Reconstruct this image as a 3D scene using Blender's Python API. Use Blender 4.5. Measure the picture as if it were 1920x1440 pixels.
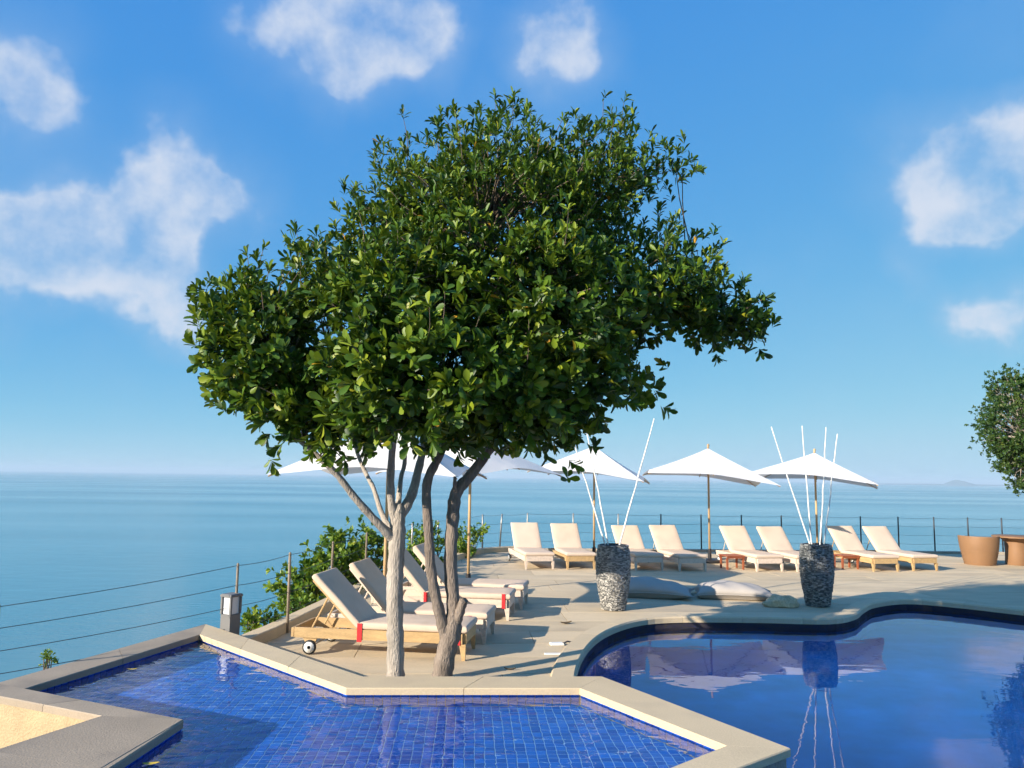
import bpy, math, random
import numpy as np
from mathutils import Vector, Matrix, Quaternion
from mathutils.geometry import tessellate_polygon

scene = bpy.context.scene
for o in list(bpy.data.objects):
    bpy.data.objects.remove(o, do_unlink=True)
R = math.radians
rng = np.random.default_rng(7)
random.seed(7)
COL = scene.collection

# ------------------------------------------------------------------ camera
cam_d = bpy.data.cameras.new('camera')
cam = bpy.data.objects.new('camera', cam_d)
COL.objects.link(cam)
scene.camera = cam
cam_d.sensor_fit = 'HORIZONTAL'
cam_d.sensor_width = 36.0
cam_d.lens = 36.0 * 1443.0 / 1920.0
cam_d.clip_start = 0.1
cam_d.clip_end = 120000.0
PITCH, ROLL = R(6.86), R(0.8)
fw = Vector((0, math.cos(PITCH), math.sin(PITCH)))
r0 = Vector((1, 0, 0)); u0 = r0.cross(fw)
rt = r0 * math.cos(ROLL) + u0 * math.sin(ROLL)
up = u0 * math.cos(ROLL) - r0 * math.sin(ROLL)
cam.matrix_world = Matrix(((rt.x, up.x, -fw.x, 0), (rt.y, up.y, -fw.y, 0), (rt.z, up.z, -fw.z, 2.0), (0, 0, 0, 1)))
CAM = Vector((0, 0, 2.0))

# ------------------------------------------------------------------ light
SUN_EL = R(21.5)
SUN_AZ = math.atan2(-0.80, -0.60)            # direction towards the sun, clockwise from +Y
sun_dir = Vector((math.sin(SUN_AZ) * math.cos(SUN_EL), math.cos(SUN_AZ) * math.cos(SUN_EL), math.sin(SUN_EL)))
sun_d = bpy.data.lights.new('sun', 'SUN')
sun_d.energy = 5.0
sun_d.angle = R(0.5)
sun_d.color = (1.0, 0.90, 0.76)
sun = bpy.data.objects.new('sun', sun_d)
COL.objects.link(sun)
sun.rotation_euler = sun_dir.to_track_quat('Z', 'Y').to_euler()
sun.location = sun_dir * 60

world = bpy.data.worlds.new('World')
scene.world = world
world.use_nodes = True
nt = world.node_tree
nt.nodes.clear()
def N(tree, typ, **kw):
    n = tree.nodes.new(typ)
    for k, v in kw.items():
        setattr(n, k, v)
    return n
w_out = N(nt, 'ShaderNodeOutputWorld')
w_bg = N(nt, 'ShaderNodeBackground')
SKY_STRENGTH = 0.115
w_bg.inputs['Strength'].default_value = SKY_STRENGTH
sky = N(nt, 'ShaderNodeTexSky', sky_type='NISHITA')
sky.sun_disc = False
sky.sun_elevation = SUN_EL
sky.sun_rotation = SUN_AZ % (2 * math.pi)
sky.altitude = 20
sky.air_density = 0.4
sky.dust_density = 0.0
sky.ozone_density = 6.0
# the clear tropical blue of the photograph: contrast of the physical sky flattened channel by channel
sep = N(nt, 'ShaderNodeSeparateColor'); cmb_s = N(nt, 'ShaderNodeCombineColor')
nt.links.new(sky.outputs[0], sep.inputs[0])
for i, (g_, a_, m_) in enumerate([(0.78, 0.71, 0.24), (0.40, 0.535, 0.38), (0.06, 0.465, 0.6)]):
    p1 = N(nt, 'ShaderNodeMath', operation='MULTIPLY'); p1.inputs[1].default_value = 0.1; nt.links.new(sep.outputs[i], p1.inputs[0])
    p2 = N(nt, 'ShaderNodeMath', operation='POWER'); p2.inputs[1].default_value = g_; nt.links.new(p1.outputs[0], p2.inputs[0])
    p3 = N(nt, 'ShaderNodeMath', operation='MULTIPLY'); p3.inputs[1].default_value = a_ / SKY_STRENGTH; nt.links.new(p2.outputs[0], p3.inputs[0])
    p4 = N(nt, 'ShaderNodeMath', operation='SMOOTH_MIN'); p4.inputs[1].default_value = m_ / SKY_STRENGTH; p4.inputs[2].default_value = 0.12 / SKY_STRENGTH; nt.links.new(p3.outputs[0], p4.inputs[0])
    nt.links.new(p4.outputs[0], cmb_s.inputs[i])
# clouds: soft puffs in the sky's own direction space
tc = N(nt, 'ShaderNodeTexCoord')
def vmath(op, a, b=None, scale=None):
    n = N(nt, 'ShaderNodeVectorMath', operation=op)
    for i, v in enumerate((a, b)):
        if v is None: continue
        if isinstance(v, (tuple, list)): n.inputs[i].default_value = v
        else: nt.links.new(v, n.inputs[i])
    if scale is not None: n.inputs['Scale'].default_value = scale
    return n
def smath(op, a, b=None, c=None, clamp=False):
    n = N(nt, 'ShaderNodeMath', operation=op, use_clamp=clamp)
    for i, v in enumerate((a, b, c)):
        if v is None: continue
        if isinstance(v, (int, float)): n.inputs[i].default_value = v
        else: nt.links.new(v, n.inputs[i])
    return n.outputs[0]
nz1 = N(nt, 'ShaderNodeTexNoise'); nz1.inputs['Scale'].default_value = 9.0; nz1.inputs['Detail'].default_value = 4.0; nz1.inputs['Roughness'].default_value = 0.5
nt.links.new(tc.outputs['Generated'], nz1.inputs['Vector'])
off = vmath('SUBTRACT', nz1.outputs['Color'], (0.5, 0.5, 0.5))
off2 = vmath('SCALE', off.outputs[0], scale=0.13)
dirn = vmath('ADD', tc.outputs['Generated'], off2.outputs[0])
PUFFS = [(-0.204,0.842,0.499,0.062), (-0.250,0.828,0.502,0.055), (-0.143,0.845,0.515,0.062), (-0.219,0.860,0.462,0.035), (-0.106,0.846,0.522,0.049),
         (0.059,0.872,0.486,0.042), (0.045,0.852,0.522,0.042), (-0.523,0.743,0.417,0.049), (-0.526,0.761,0.380,0.042), (-0.406,0.845,0.348,0.049),
         (-0.376,0.863,0.337,0.055), (-0.345,0.883,0.318,0.042), (-0.436,0.851,0.293,0.049), (-0.448,0.858,0.251,0.049), (-0.410,0.887,0.215,0.042),
         (-0.524,0.811,0.260,0.062), (-0.500,0.832,0.242,0.042), (-0.551,0.803,0.227,0.042), (-0.389,0.900,0.199,0.035), (0.452,0.826,0.336,0.050),
         (0.495,0.803,0.332,0.054), (0.540,0.772,0.335,0.054), (0.488,0.818,0.304,0.034), (0.531,0.792,0.300,0.036), (0.490,0.853,0.174,0.027),
         (0.522,0.834,0.180,0.035), (0.552,0.816,0.172,0.032), (0.451,0.861,0.236,0.028)]
prnd = random.Random(3)
for i in range(4):                            # the same kind of puffs over the rest of the sky
    az = R(55 + i * 75 + prnd.uniform(-12, 12)); el = R(prnd.uniform(12, 40))
    for k in range(2):
        a2 = az + R(prnd.uniform(-4, 4)); e2 = el + R(prnd.uniform(-2, 3))
        PUFFS.append((math.sin(a2) * math.cos(e2), math.cos(a2) * math.cos(e2), math.sin(e2), prnd.uniform(0.04, 0.075)))
for i in range(11):                           # larger banks outside the view, added for neutral fill light in shaded areas
    az = R(62 + i * 25 + prnd.uniform(-8, 8)); el = R(prnd.uniform(14, 62))
    PUFFS.append((math.sin(az) * math.cos(el), math.cos(az) * math.cos(el), math.sin(el), prnd.uniform(0.08, 0.13)))
acc = None
for (x, y, z, r) in PUFFS:
    d = vmath('DISTANCE', dirn.outputs[0], (x, y, z))
    mr = N(nt, 'ShaderNodeMapRange', interpolation_type='SMOOTHSTEP')
    mr.inputs['From Min'].default_value = r * 2.2
    mr.inputs['From Max'].default_value = r * -0.1
    nt.links.new(d.outputs['Value'], mr.inputs['Value'])
    if acc is None: acc = mr.outputs[0]
    else:                                     
        acc = smath('ADD', acc, mr.outputs[0])
nz2 = N(nt, 'ShaderNodeTexNoise'); nz2.inputs['Scale'].default_value = 11.0; nz2.inputs['Detail'].default_value = 7.0; nz2.inputs['Roughness'].default_value = 0.55
nt.links.new(tc.outputs['Generated'], nz2.inputs['Vector'])
mask_ = smath('MINIMUM', acc, 1.35)
dens = smath('ADD', smath('MULTIPLY', mask_, 0.80), smath('MULTIPLY_ADD', nz2.outputs['Fac'], 1.7, -0.95))
sm = N(nt, 'ShaderNodeMapRange', interpolation_type='SMOOTHSTEP')
sm.inputs['From Min'].default_value = 0.40; sm.inputs['From Max'].default_value = 1.30; sm.inputs['To Max'].default_value = 0.88
nt.links.new(dens, sm.inputs['Value'])
nz3 = N(nt, 'ShaderNodeTexNoise'); nz3.inputs['Scale'].default_value = 3.5; nz3.inputs['Detail'].default_value = 5.0
nt.links.new(tc.outputs['Generated'], nz3.inputs['Vector'])
veil = smath('MULTIPLY', smath('MULTIPLY', mask_, nz3.outputs['Fac']), 0.42)       # thin veil round the puffs
thin = N(nt, 'ShaderNodeMapRange', interpolation_type='SMOOTHSTEP')                # and faint high haze over the whole sky
thin.inputs['From Min'].default_value = 0.45; thin.inputs['From Max'].default_value = 0.8; thin.inputs['To Max'].default_value = 0.14
nt.links.new(nz3.outputs['Fac'], thin.inputs['Value'])
cov = smath('MAXIMUM', smath('MAXIMUM', sm.outputs[0], veil), thin.outputs[0])
cmix = N(nt, 'ShaderNodeMix', data_type='RGBA')
nt.links.new(cov, cmix.inputs['Factor'])
nt.links.new(cmb_s.outputs[0], cmix.inputs[6])
ccol = N(nt, 'ShaderNodeMix', data_type='RGBA')                          # denser cloud is whiter
nt.links.new(sm.outputs[0], ccol.inputs['Factor'])
ccol.inputs[6].default_value = (0.24 / SKY_STRENGTH, 0.33 / SKY_STRENGTH, 0.45 / SKY_STRENGTH, 1)
ccol.inputs[7].default_value = (0.43 / SKY_STRENGTH, 0.45 / SKY_STRENGTH, 0.50 / SKY_STRENGTH, 1)
nt.links.new(ccol.outputs[2], cmix.inputs[7])
nt.links.new(cmix.outputs[2], w_bg.inputs['Color'])
nt.links.new(w_bg.outputs[0], w_out.inputs['Surface'])

scene.view_settings.view_transform = 'Standard'
scene.view_settings.look = 'None'
scene.view_settings.exposure = 0.85
scene.view_settings.gamma = 1.0
scene.view_settings.use_curve_mapping = False
scene.render.engine = 'CYCLES'
cy = scene.cycles
cy.use_denoising = True
cy.use_light_tree = False
cy.use_adaptive_sampling = True
cy.adaptive_threshold = 0.02
cy.max_bounces = 9
cy.diffuse_bounces = 3
cy.glossy_bounces = 4
cy.transmission_bounces = 6
cy.transparent_max_bounces = 8
cy.volume_bounces = 0
cy.sample_clamp_indirect = 6.0
cy.caustics_refractive = True
cy.caustics_reflective = False

# ------------------------------------------------------------------ materials
MATS = {}
def new_mat(name):
    m = bpy.data.materials.new(name); m.use_nodes = True
    t = m.node_tree
    b = t.nodes['Principled BSDF']
    MATS[name] = m
    return m, t, b
def mat(name, col, rough=0.6, var=0.15, scale=3.0, grain=0.0, gscale=60.0, bump=0.0, spec=0.4, metallic=0.0, stain=None, stain_amt=0.0, stain_scale=1.2, stretch=(1, 1, 1), rand=0.0, bdist=0.01):
    """base colour with blotches, fine grain, optional stains, fine bump; 'rand' varies it piece by piece"""
    m, t, b = new_mat(name)
    L = t.links.new
    tcn = N(t, 'ShaderNodeTexCoord'); mp = N(t, 'ShaderNodeMapping'); mp.inputs['Scale'].default_value = stretch
    oi = N(t, 'ShaderNodeObjectInfo')
    addv = N(t, 'ShaderNodeVectorMath', operation='ADD')
    mul = N(t, 'ShaderNodeVectorMath', operation='SCALE'); mul.inputs['Scale'].default_value = 37.0
    cmb = N(t, 'ShaderNodeCombineXYZ')
    for i in range(3): L(oi.outputs['Random'], cmb.inputs[i])
    L(cmb.outputs[0], mul.inputs[0])
    L(tcn.outputs['Object'], mp.inputs['Vector']); L(mp.outputs[0], addv.inputs[0]); L(mul.outputs[0], addv.inputs[1])
    vec = addv.outputs[0]
    def noise(s, d=4.0):
        n = N(t, 'ShaderNodeTexNoise'); n.inputs['Scale'].default_value = s; n.inputs['Detail'].default_value = d
        L(vec, n.inputs['Vector']); return n.outputs['Fac']
    n1 = noise(scale)
    val = N(t, 'ShaderNodeMapRange'); L(n1, val.inputs['Value'])
    val.inputs['From Min'].default_value = 0.25; val.inputs['From Max'].default_value = 0.75
    val.inputs['To Min'].default_value = 1 - var; val.inputs['To Max'].default_value = 1 + var
    cur = val.outputs[0]
    if grain:
        n2 = noise(gscale, 3.0)
        v2 = N(t, 'ShaderNodeMapRange'); L(n2, v2.inputs['Value'])
        v2.inputs['From Min'].default_value = 0.3; v2.inputs['From Max'].default_value = 0.7
        v2.inputs['To Min'].default_value = 1 - grain; v2.inputs['To Max'].default_value = 1 + grain
        mm = N(t, 'ShaderNodeMath', operation='MULTIPLY'); L(cur, mm.inputs[0]); L(v2.outputs[0], mm.inputs[1]); cur = mm.outputs[0]
    if rand:
        v3 = N(t, 'ShaderNodeMapRange'); L(oi.outputs['Random'], v3.inputs['Value'])
        v3.inputs['To Min'].default_value = 1 - rand; v3.inputs['To Max'].default_value = 1 + rand
        mm = N(t, 'ShaderNodeMath', operation='MULTIPLY'); L(cur, mm.inputs[0]); L(v3.outputs[0], mm.inputs[1]); cur = mm.outputs[0]
    sc = N(t, 'ShaderNodeVectorMath', operation='SCALE'); sc.inputs[0].default_value = col; L(cur, sc.inputs['Scale'])
    out = sc.outputs[0]
    if stain:
        n3 = noise(stain_scale, 6.0)
        v4 = N(t, 'ShaderNodeMapRange', interpolation_type='SMOOTHSTEP'); L(n3, v4.inputs['Value'])
        v4.inputs['From Min'].default_value = 0.5; v4.inputs['From Max'].default_value = 0.72; v4.inputs['To Max'].default_value = stain_amt
        mx = N(t, 'ShaderNodeMix', data_type='RGBA'); L(v4.outputs[0], mx.inputs['Factor']); L(out, mx.inputs[6]); mx.inputs[7].default_value = (*stain, 1)
        out = mx.outputs[2]
    L(out, b.inputs['Base Color'])
    b.inputs['Roughness'].default_value = rough
    b.inputs['Specular IOR Level'].default_value = spec
    b.inputs['Metallic'].default_value = metallic
    if bump:
        bn = N(t, 'ShaderNodeBump'); bn.inputs['Strength'].default_value = bump; bn.inputs['Distance'].default_value = bdist
        L(noise(gscale, 4.0), bn.inputs['Height']); L(bn.outputs[0], b.inputs['Normal'])
    return m

mat('deck_stone', (0.58, 0.46, 0.30), 0.8, 0.10, 1.3, 0.06, 45, 0.25, 0.3, stain=(0.36, 0.29, 0.21), stain_amt=0.45, stain_scale=0.8, stretch=(1, 2.2, 1), rand=0.09)
mat('joint', (0.11, 0.09, 0.07), 0.9, 0.1)
mat('coping', (0.60, 0.475, 0.305), 0.75, 0.08, 2.0, 0.08, 90, 0.3, 0.35, stain=(0.42, 0.33, 0.23), stain_amt=0.4, stain_scale=2.0, rand=0.04)
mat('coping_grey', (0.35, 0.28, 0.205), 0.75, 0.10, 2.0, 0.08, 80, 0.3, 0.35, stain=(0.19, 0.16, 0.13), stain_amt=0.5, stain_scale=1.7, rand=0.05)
mat('raw_wall', (0.30, 0.27, 0.23), 0.9, 0.3, 5.0, 0.25, 70, 0.8, 0.2, stretch=(1, 1, 0.35))
mat('plaster', (0.46, 0.35, 0.21), 0.9, 0.12, 6.0, 0.10, 60, 0.9, 0.2, stain=(0.5, 0.36, 0.2), stain_amt=0.4, stain_scale=3.0)
mat('grout', (0.24, 0.42, 0.66), 0.7, 0.1, 6.0)
mat('pool_blue', (0.002, 0.115, 0.47), 0.4, 0.25, 2.0)
mat('band_tile', (0.010, 0.022, 0.14), 0.35, 0.3, 20.0)
mat('teak', (0.47, 0.31, 0.145), 0.55, 0.18, 4.0, 0.12, 30, 0.15, 0.35, stretch=(6, 1, 6), rand=0.08)
mat('pale_wood', (0.62, 0.50, 0.40), 0.6, 0.14, 4.0, 0.10, 30, 0.15, 0.35, stretch=(6, 1, 6), rand=0.06)
mat('red_wood', (0.30, 0.085, 0.035), 0.5, 0.2, 6.0)
mat('cushion', (0.64, 0.50, 0.385), 0.9, 0.06, 3.0, 0.05, 220, 0.2, 0.15, stain=(0.5, 0.38, 0.28), stain_amt=0.3, stain_scale=2.5, rand=0.03)
mat('grey_fabric', (0.43, 0.385, 0.34), 0.95, 0.06, 4.0, 0.05, 200, 0.25, 0.1)
mat('red_strap', (0.55, 0.02, 0.025), 0.7, 0.1)
mat('rubber', (0.02, 0.02, 0.02), 0.6, 0.1)
mat('white_plastic', (0.75, 0.74, 0.70), 0.5, 0.05)
mat('dark_metal', (0.05, 0.05, 0.055), 0.45, 0.1, metallic=0.6)
mat('steel', (0.25, 0.24, 0.23), 0.4, 0.1, metallic=0.8)
mat('post_wood', (0.24, 0.19, 0.14), 0.8, 0.25, 5.0, 0.2, 40, 0.2, stretch=(4, 4, .6), rand=0.2)
mat('grey_paint', (0.16, 0.155, 0.15), 0.5, 0.1)
mat('lamp_glass', (0.72, 0.72, 0.72), 0.25, 0.03)
mat('pole_wood', (0.46, 0.30, 0.15), 0.5, 0.15, 4.0, 0.1, 40, stretch=(4, 4, .5), rand=0.15)
mat('bamboo', (0.76, 0.73, 0.66), 0.6, 0.15, 9.0, rand=0.05)
mat('vase_core', (0.04, 0.042, 0.045), 0.9, 0.2)
mat('rock', (0.60, 0.44, 0.27), 0.9, 0.25, 5.0, 0.2, 40, 0.8, 0.2)
mat('wicker', (0.25, 0.135, 0.065), 0.55, 0.08, 3.0, 0.14, 90, 0.4, 0.35)
mat('terrace', (0.40, 0.34, 0.26), 0.85, 0.12, 1.5, 0.08, 50, 0.3)
mat('soil', (0.16, 0.11, 0.06), 0.95, 0.3, 2.0, 0.3, 12, 0.8)
mat('dry_leaf', (0.10, 0.07, 0.035), 0.7, 0.2)
mat('yellow_leaf', (0.50, 0.36, 0.05), 0.6, 0.2)
mat('island', (0.10, 0.16, 0.18), 0.9, 0.2, 0.002)

def slate_mat(name, c0, c1):
    m, t, b = new_mat(name)
    at = N(t, 'ShaderNodeAttribute', attribute_name='tint')
    r = N(t, 'ShaderNodeValToRGB'); r.color_ramp.elements[0].color = (*c0, 1); r.color_ramp.elements[1].color = (*c1, 1)
    t.links.new(at.outputs['Fac'], r.inputs[0]); t.links.new(r.outputs[0], b.inputs['Base Color'])
    b.inputs['Roughness'].default_value = 0.45
slate_mat('slate_pale', (0.08, 0.08, 0.078), (0.50, 0.475, 0.43))
slate_mat('slate_dark', (0.03, 0.034, 0.036), (0.34, 0.345, 0.33))

def tile_mat():
    m, t, b = new_mat('tile')
    at = N(t, 'ShaderNodeAttribute', attribute_name='tint'); oi = N(t, 'ShaderNodeObjectInfo')
    s = N(t, 'ShaderNodeMath', operation='ADD'); t.links.new(at.outputs['Fac'], s.inputs[0]); t.links.new(oi.outputs['Random'], s.inputs[1])
    f = N(t, 'ShaderNodeMath', operation='FRACT'); t.links.new(s.outputs[0], f.inputs[0])
    r = N(t, 'ShaderNodeValToRGB')
    r.color_ramp.elements[0].color = (0.004, 0.045, 0.31, 1); r.color_ramp.elements[1].color = (0.007, 0.098, 0.52, 1)
    t.links.new(f.outputs[0], r.inputs[0]); t.links.new(r.outputs[0], b.inputs['Base Color'])
    b.inputs['Roughness'].default_value = 0.3
tile_mat()

def leaf_mat(name, cols, transl=0.35, rough=0.48, tcol=(0.30, 0.42, 0.03)):
    m, t, b = new_mat(name)
    L = t.links.new
    at = N(t, 'ShaderNodeAttribute', attribute_name='tint')
    r = N(t, 'ShaderNodeValToRGB'); cr = r.color_ramp
    cr.elements[0].position = cols[0][0]; cr.elements[0].color = (*cols[0][1], 1)
    cr.elements[1].position = cols[-1][0]; cr.elements[1].color = (*cols[-1][1], 1)
    for p, c in cols[1:-1]:
        e = cr.elements.new(p); e.color = (*c, 1)
    L(at.outputs['Fac'], r.inputs[0]); L(r.outputs[0], b.inputs['Base Color'])
    b.inputs['Roughness'].default_value = rough
    b.inputs['Specular IOR Level'].default_value = 0.38
    tr = N(t, 'ShaderNodeBsdfTranslucent')
    mx2 = N(t, 'ShaderNodeMix', data_type='RGBA'); mx2.inputs['Factor'].default_value = 0.5
    L(r.outputs[0], mx2.inputs[6]); mx2.inputs[7].default_value = (*tcol, 1); L(mx2.outputs[2], tr.inputs['Color'])
    ms = N(t, 'ShaderNodeMixShader'); ms.inputs[0].default_value = transl
    L(b.outputs[0], ms.inputs[1]); L(tr.outputs[0], ms.inputs[2]); L(ms.outputs[0], t.nodes['Material Output'].inputs['Surface'])
leaf_mat('leaf', [(0.0, (0.010, 0.036, 0.006)), (0.5, (0.062, 0.130, 0.008)), (0.90, (0.210, 0.265, 0.014)), (0.97, (0.22, 0.22, 0.015)), (1.0, (0.50, 0.26, 0.02))], 0.16)
leaf_mat('shrub_leaf', [(0.0, (0.045, 0.115, 0.012)), (0.6, (0.15, 0.24, 0.02)), (1.0, (0.32, 0.36, 0.03))], 0.3)
leaf_mat('fine_leaf', [(0.0, (0.020, 0.055, 0.014)), (0.7, (0.060, 0.115, 0.022)), (1.0, (0.14, 0.17, 0.03))], 0.25)
mat('bark', (0.38, 0.33, 0.275), 0.9, 0.25, 7.0, 0.16, 45, 0.9, 0.15, stain=(0.09, 0.07, 0.055), stain_amt=0.6, stain_scale=4.0, stretch=(1.5, 1.5, 0.4), bdist=.022)
mat('bark_brown_shaded', (0.23, 0.185, 0.15), 0.9, 0.3, 7.0, 0.2, 45, 0.9, 0.15, stain=(0.07, 0.055, 0.045), stain_amt=0.7, stain_scale=4.0, stretch=(1.5, 1.5, 0.4), bdist=.022)  # browner bark, with leaf shade on the right stems put into the colour
mat('twig', (0.16, 0.12, 0.085), 0.9, 0.3, 9.0)

def cloth_mat(name, col, transl):
    m, t, b = new_mat(name)
    b.inputs['Base Color'].default_value = (*col, 1); b.inputs['Roughness'].default_value = 0.9; b.inputs['Specular IOR Level'].default_value = 0.1
    tr = N(t, 'ShaderNodeBsdfTranslucent'); tr.inputs['Color'].default_value = (*col, 1)
    ms = N(t, 'ShaderNodeMixShader'); ms.inputs[0].default_value = transl
    t.links.new(b.outputs[0], ms.inputs[1]); t.links.new(tr.outputs[0], ms.inputs[2]); t.links.new(ms.outputs[0], t.nodes['Material Output'].inputs['Surface'])
    nz = N(t, 'ShaderNodeTexNoise'); nz.inputs['Scale'].default_value = 3.0
    tcn = N(t, 'ShaderNodeTexCoord'); t.links.new(tcn.outputs['Object'], nz.inputs['Vector'])
    bp = N(t, 'ShaderNodeBump'); bp.inputs['Strength'].default_value = 0.25; bp.inputs['Distance'].default_value = 0.05
    t.links.new(nz.outputs['Fac'], bp.inputs['Height']); t.links.new(bp.outputs[0], b.inputs['Normal'])
cloth_mat('canopy', (0.84, 0.81, 0.77), 0.22)

def water_mat(name, scale, strength, dist, stretch=(1, 1, 1), tint=(1, 1, 1)):
    m, t, b = new_mat(name)
    L = t.links.new
    b.inputs['Base Color'].default_value = (*tint, 1)
    b.inputs['Transmission Weight'].default_value = 1.0
    b.inputs['Roughness'].default_value = 0.0
    b.inputs['IOR'].default_value = 1.33
    tcn = N(t, 'ShaderNodeTexCoord'); mp = N(t, 'ShaderNodeMapping'); mp.inputs['Scale'].default_value = stretch
    L(tcn.outputs['Object'], mp.inputs['Vector'])
    nz = N(t, 'ShaderNodeTexNoise'); nz.inputs['Scale'].default_value = scale; nz.inputs['Detail'].default_value = 2.0; nz.inputs['Distortion'].default_value = 0.4
    L(mp.outputs[0], nz.inputs['Vector'])
    bp = N(t, 'ShaderNodeBump'); bp.inputs['Strength'].default_value = strength; bp.inputs['Distance'].default_value = dist
    L(nz.outputs['Fac'], bp.inputs['Height']); L(bp.outputs[0], b.inputs['Normal'])
water_mat('ripple_water', 3.2, 0.55, 0.02, (1, 1.6, 1))
water_mat('pool_water', 1.6, 0.20, 0.008, (1, 2.2, 1))

def sea_mat():
    m, t, b = new_mat('sea')
    L = t.links.new
    tcn = N(t, 'ShaderNodeTexCoord')
    def noise(s, st, d=3.0, rot=0.0):
        mp = N(t, 'ShaderNodeMapping'); mp.inputs['Scale'].default_value = st; mp.inputs['Rotation'].default_value = (0, 0, rot); L(tcn.outputs['Object'], mp.inputs['Vector'])
        n = N(t, 'ShaderNodeTexNoise'); n.inputs['Scale'].default_value = s; n.inputs['Detail'].default_value = d; L(mp.outputs[0], n.inputs['Vector'])
        return n.outputs['Fac']
    streak = noise(0.0022, (0.35, 1.0, 1), 5.0, 0.12)
    r = N(t, 'ShaderNodeValToRGB')
    r.color_ramp.elements[0].position = 0.36; r.color_ramp.elements[0].color = (0.052, 0.210, 0.250, 1)
    r.color_ramp.elements[1].position = 0.64; r.color_ramp.elements[1].color = (0.080, 0.275, 0.315, 1)
    L(streak, r.inputs[0]); L(r.outputs[0], b.inputs['Base Color'])
    rr = N(t, 'ShaderNodeMapRange'); L(noise(0.0035, (0.3, 1.2, 1), 5.0, 0.12), rr.inputs['Value'])
    rr.inputs['From Min'].default_value = 0.4; rr.inputs['From Max'].default_value = 0.62; rr.inputs['To Min'].default_value = 0.14; rr.inputs['To Max'].default_value = 0.26
    L(rr.outputs[0], b.inputs['Roughness'])
    b.inputs['IOR'].default_value = 1.33
    bp = N(t, 'ShaderNodeBump'); bp.inputs['Strength'].default_value = 0.25; bp.inputs['Distance'].default_value = 0.35
    ad = N(t, 'ShaderNodeMath', operation='ADD'); ad0 = N(t, 'ShaderNodeMath', operation='MULTIPLY_ADD'); L(noise(0.7, (0.5, 1.6, 1), 2.0, 0.15), ad0.inputs[0]); ad0.inputs[1].default_value = .35; L(noise(0.16, (0.6, 1.3, 1), 4.0, 0.2), ad0.inputs[2]); L(ad0.outputs[0], ad.inputs[0]); L(noise(0.02, (0.5, 1.2, 1), 3.0, 0.1), ad.inputs[1])
    L(ad.outputs[0], bp.inputs['Height']); L(bp.outputs[0], b.inputs['Normal'])
sea_mat()

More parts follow.
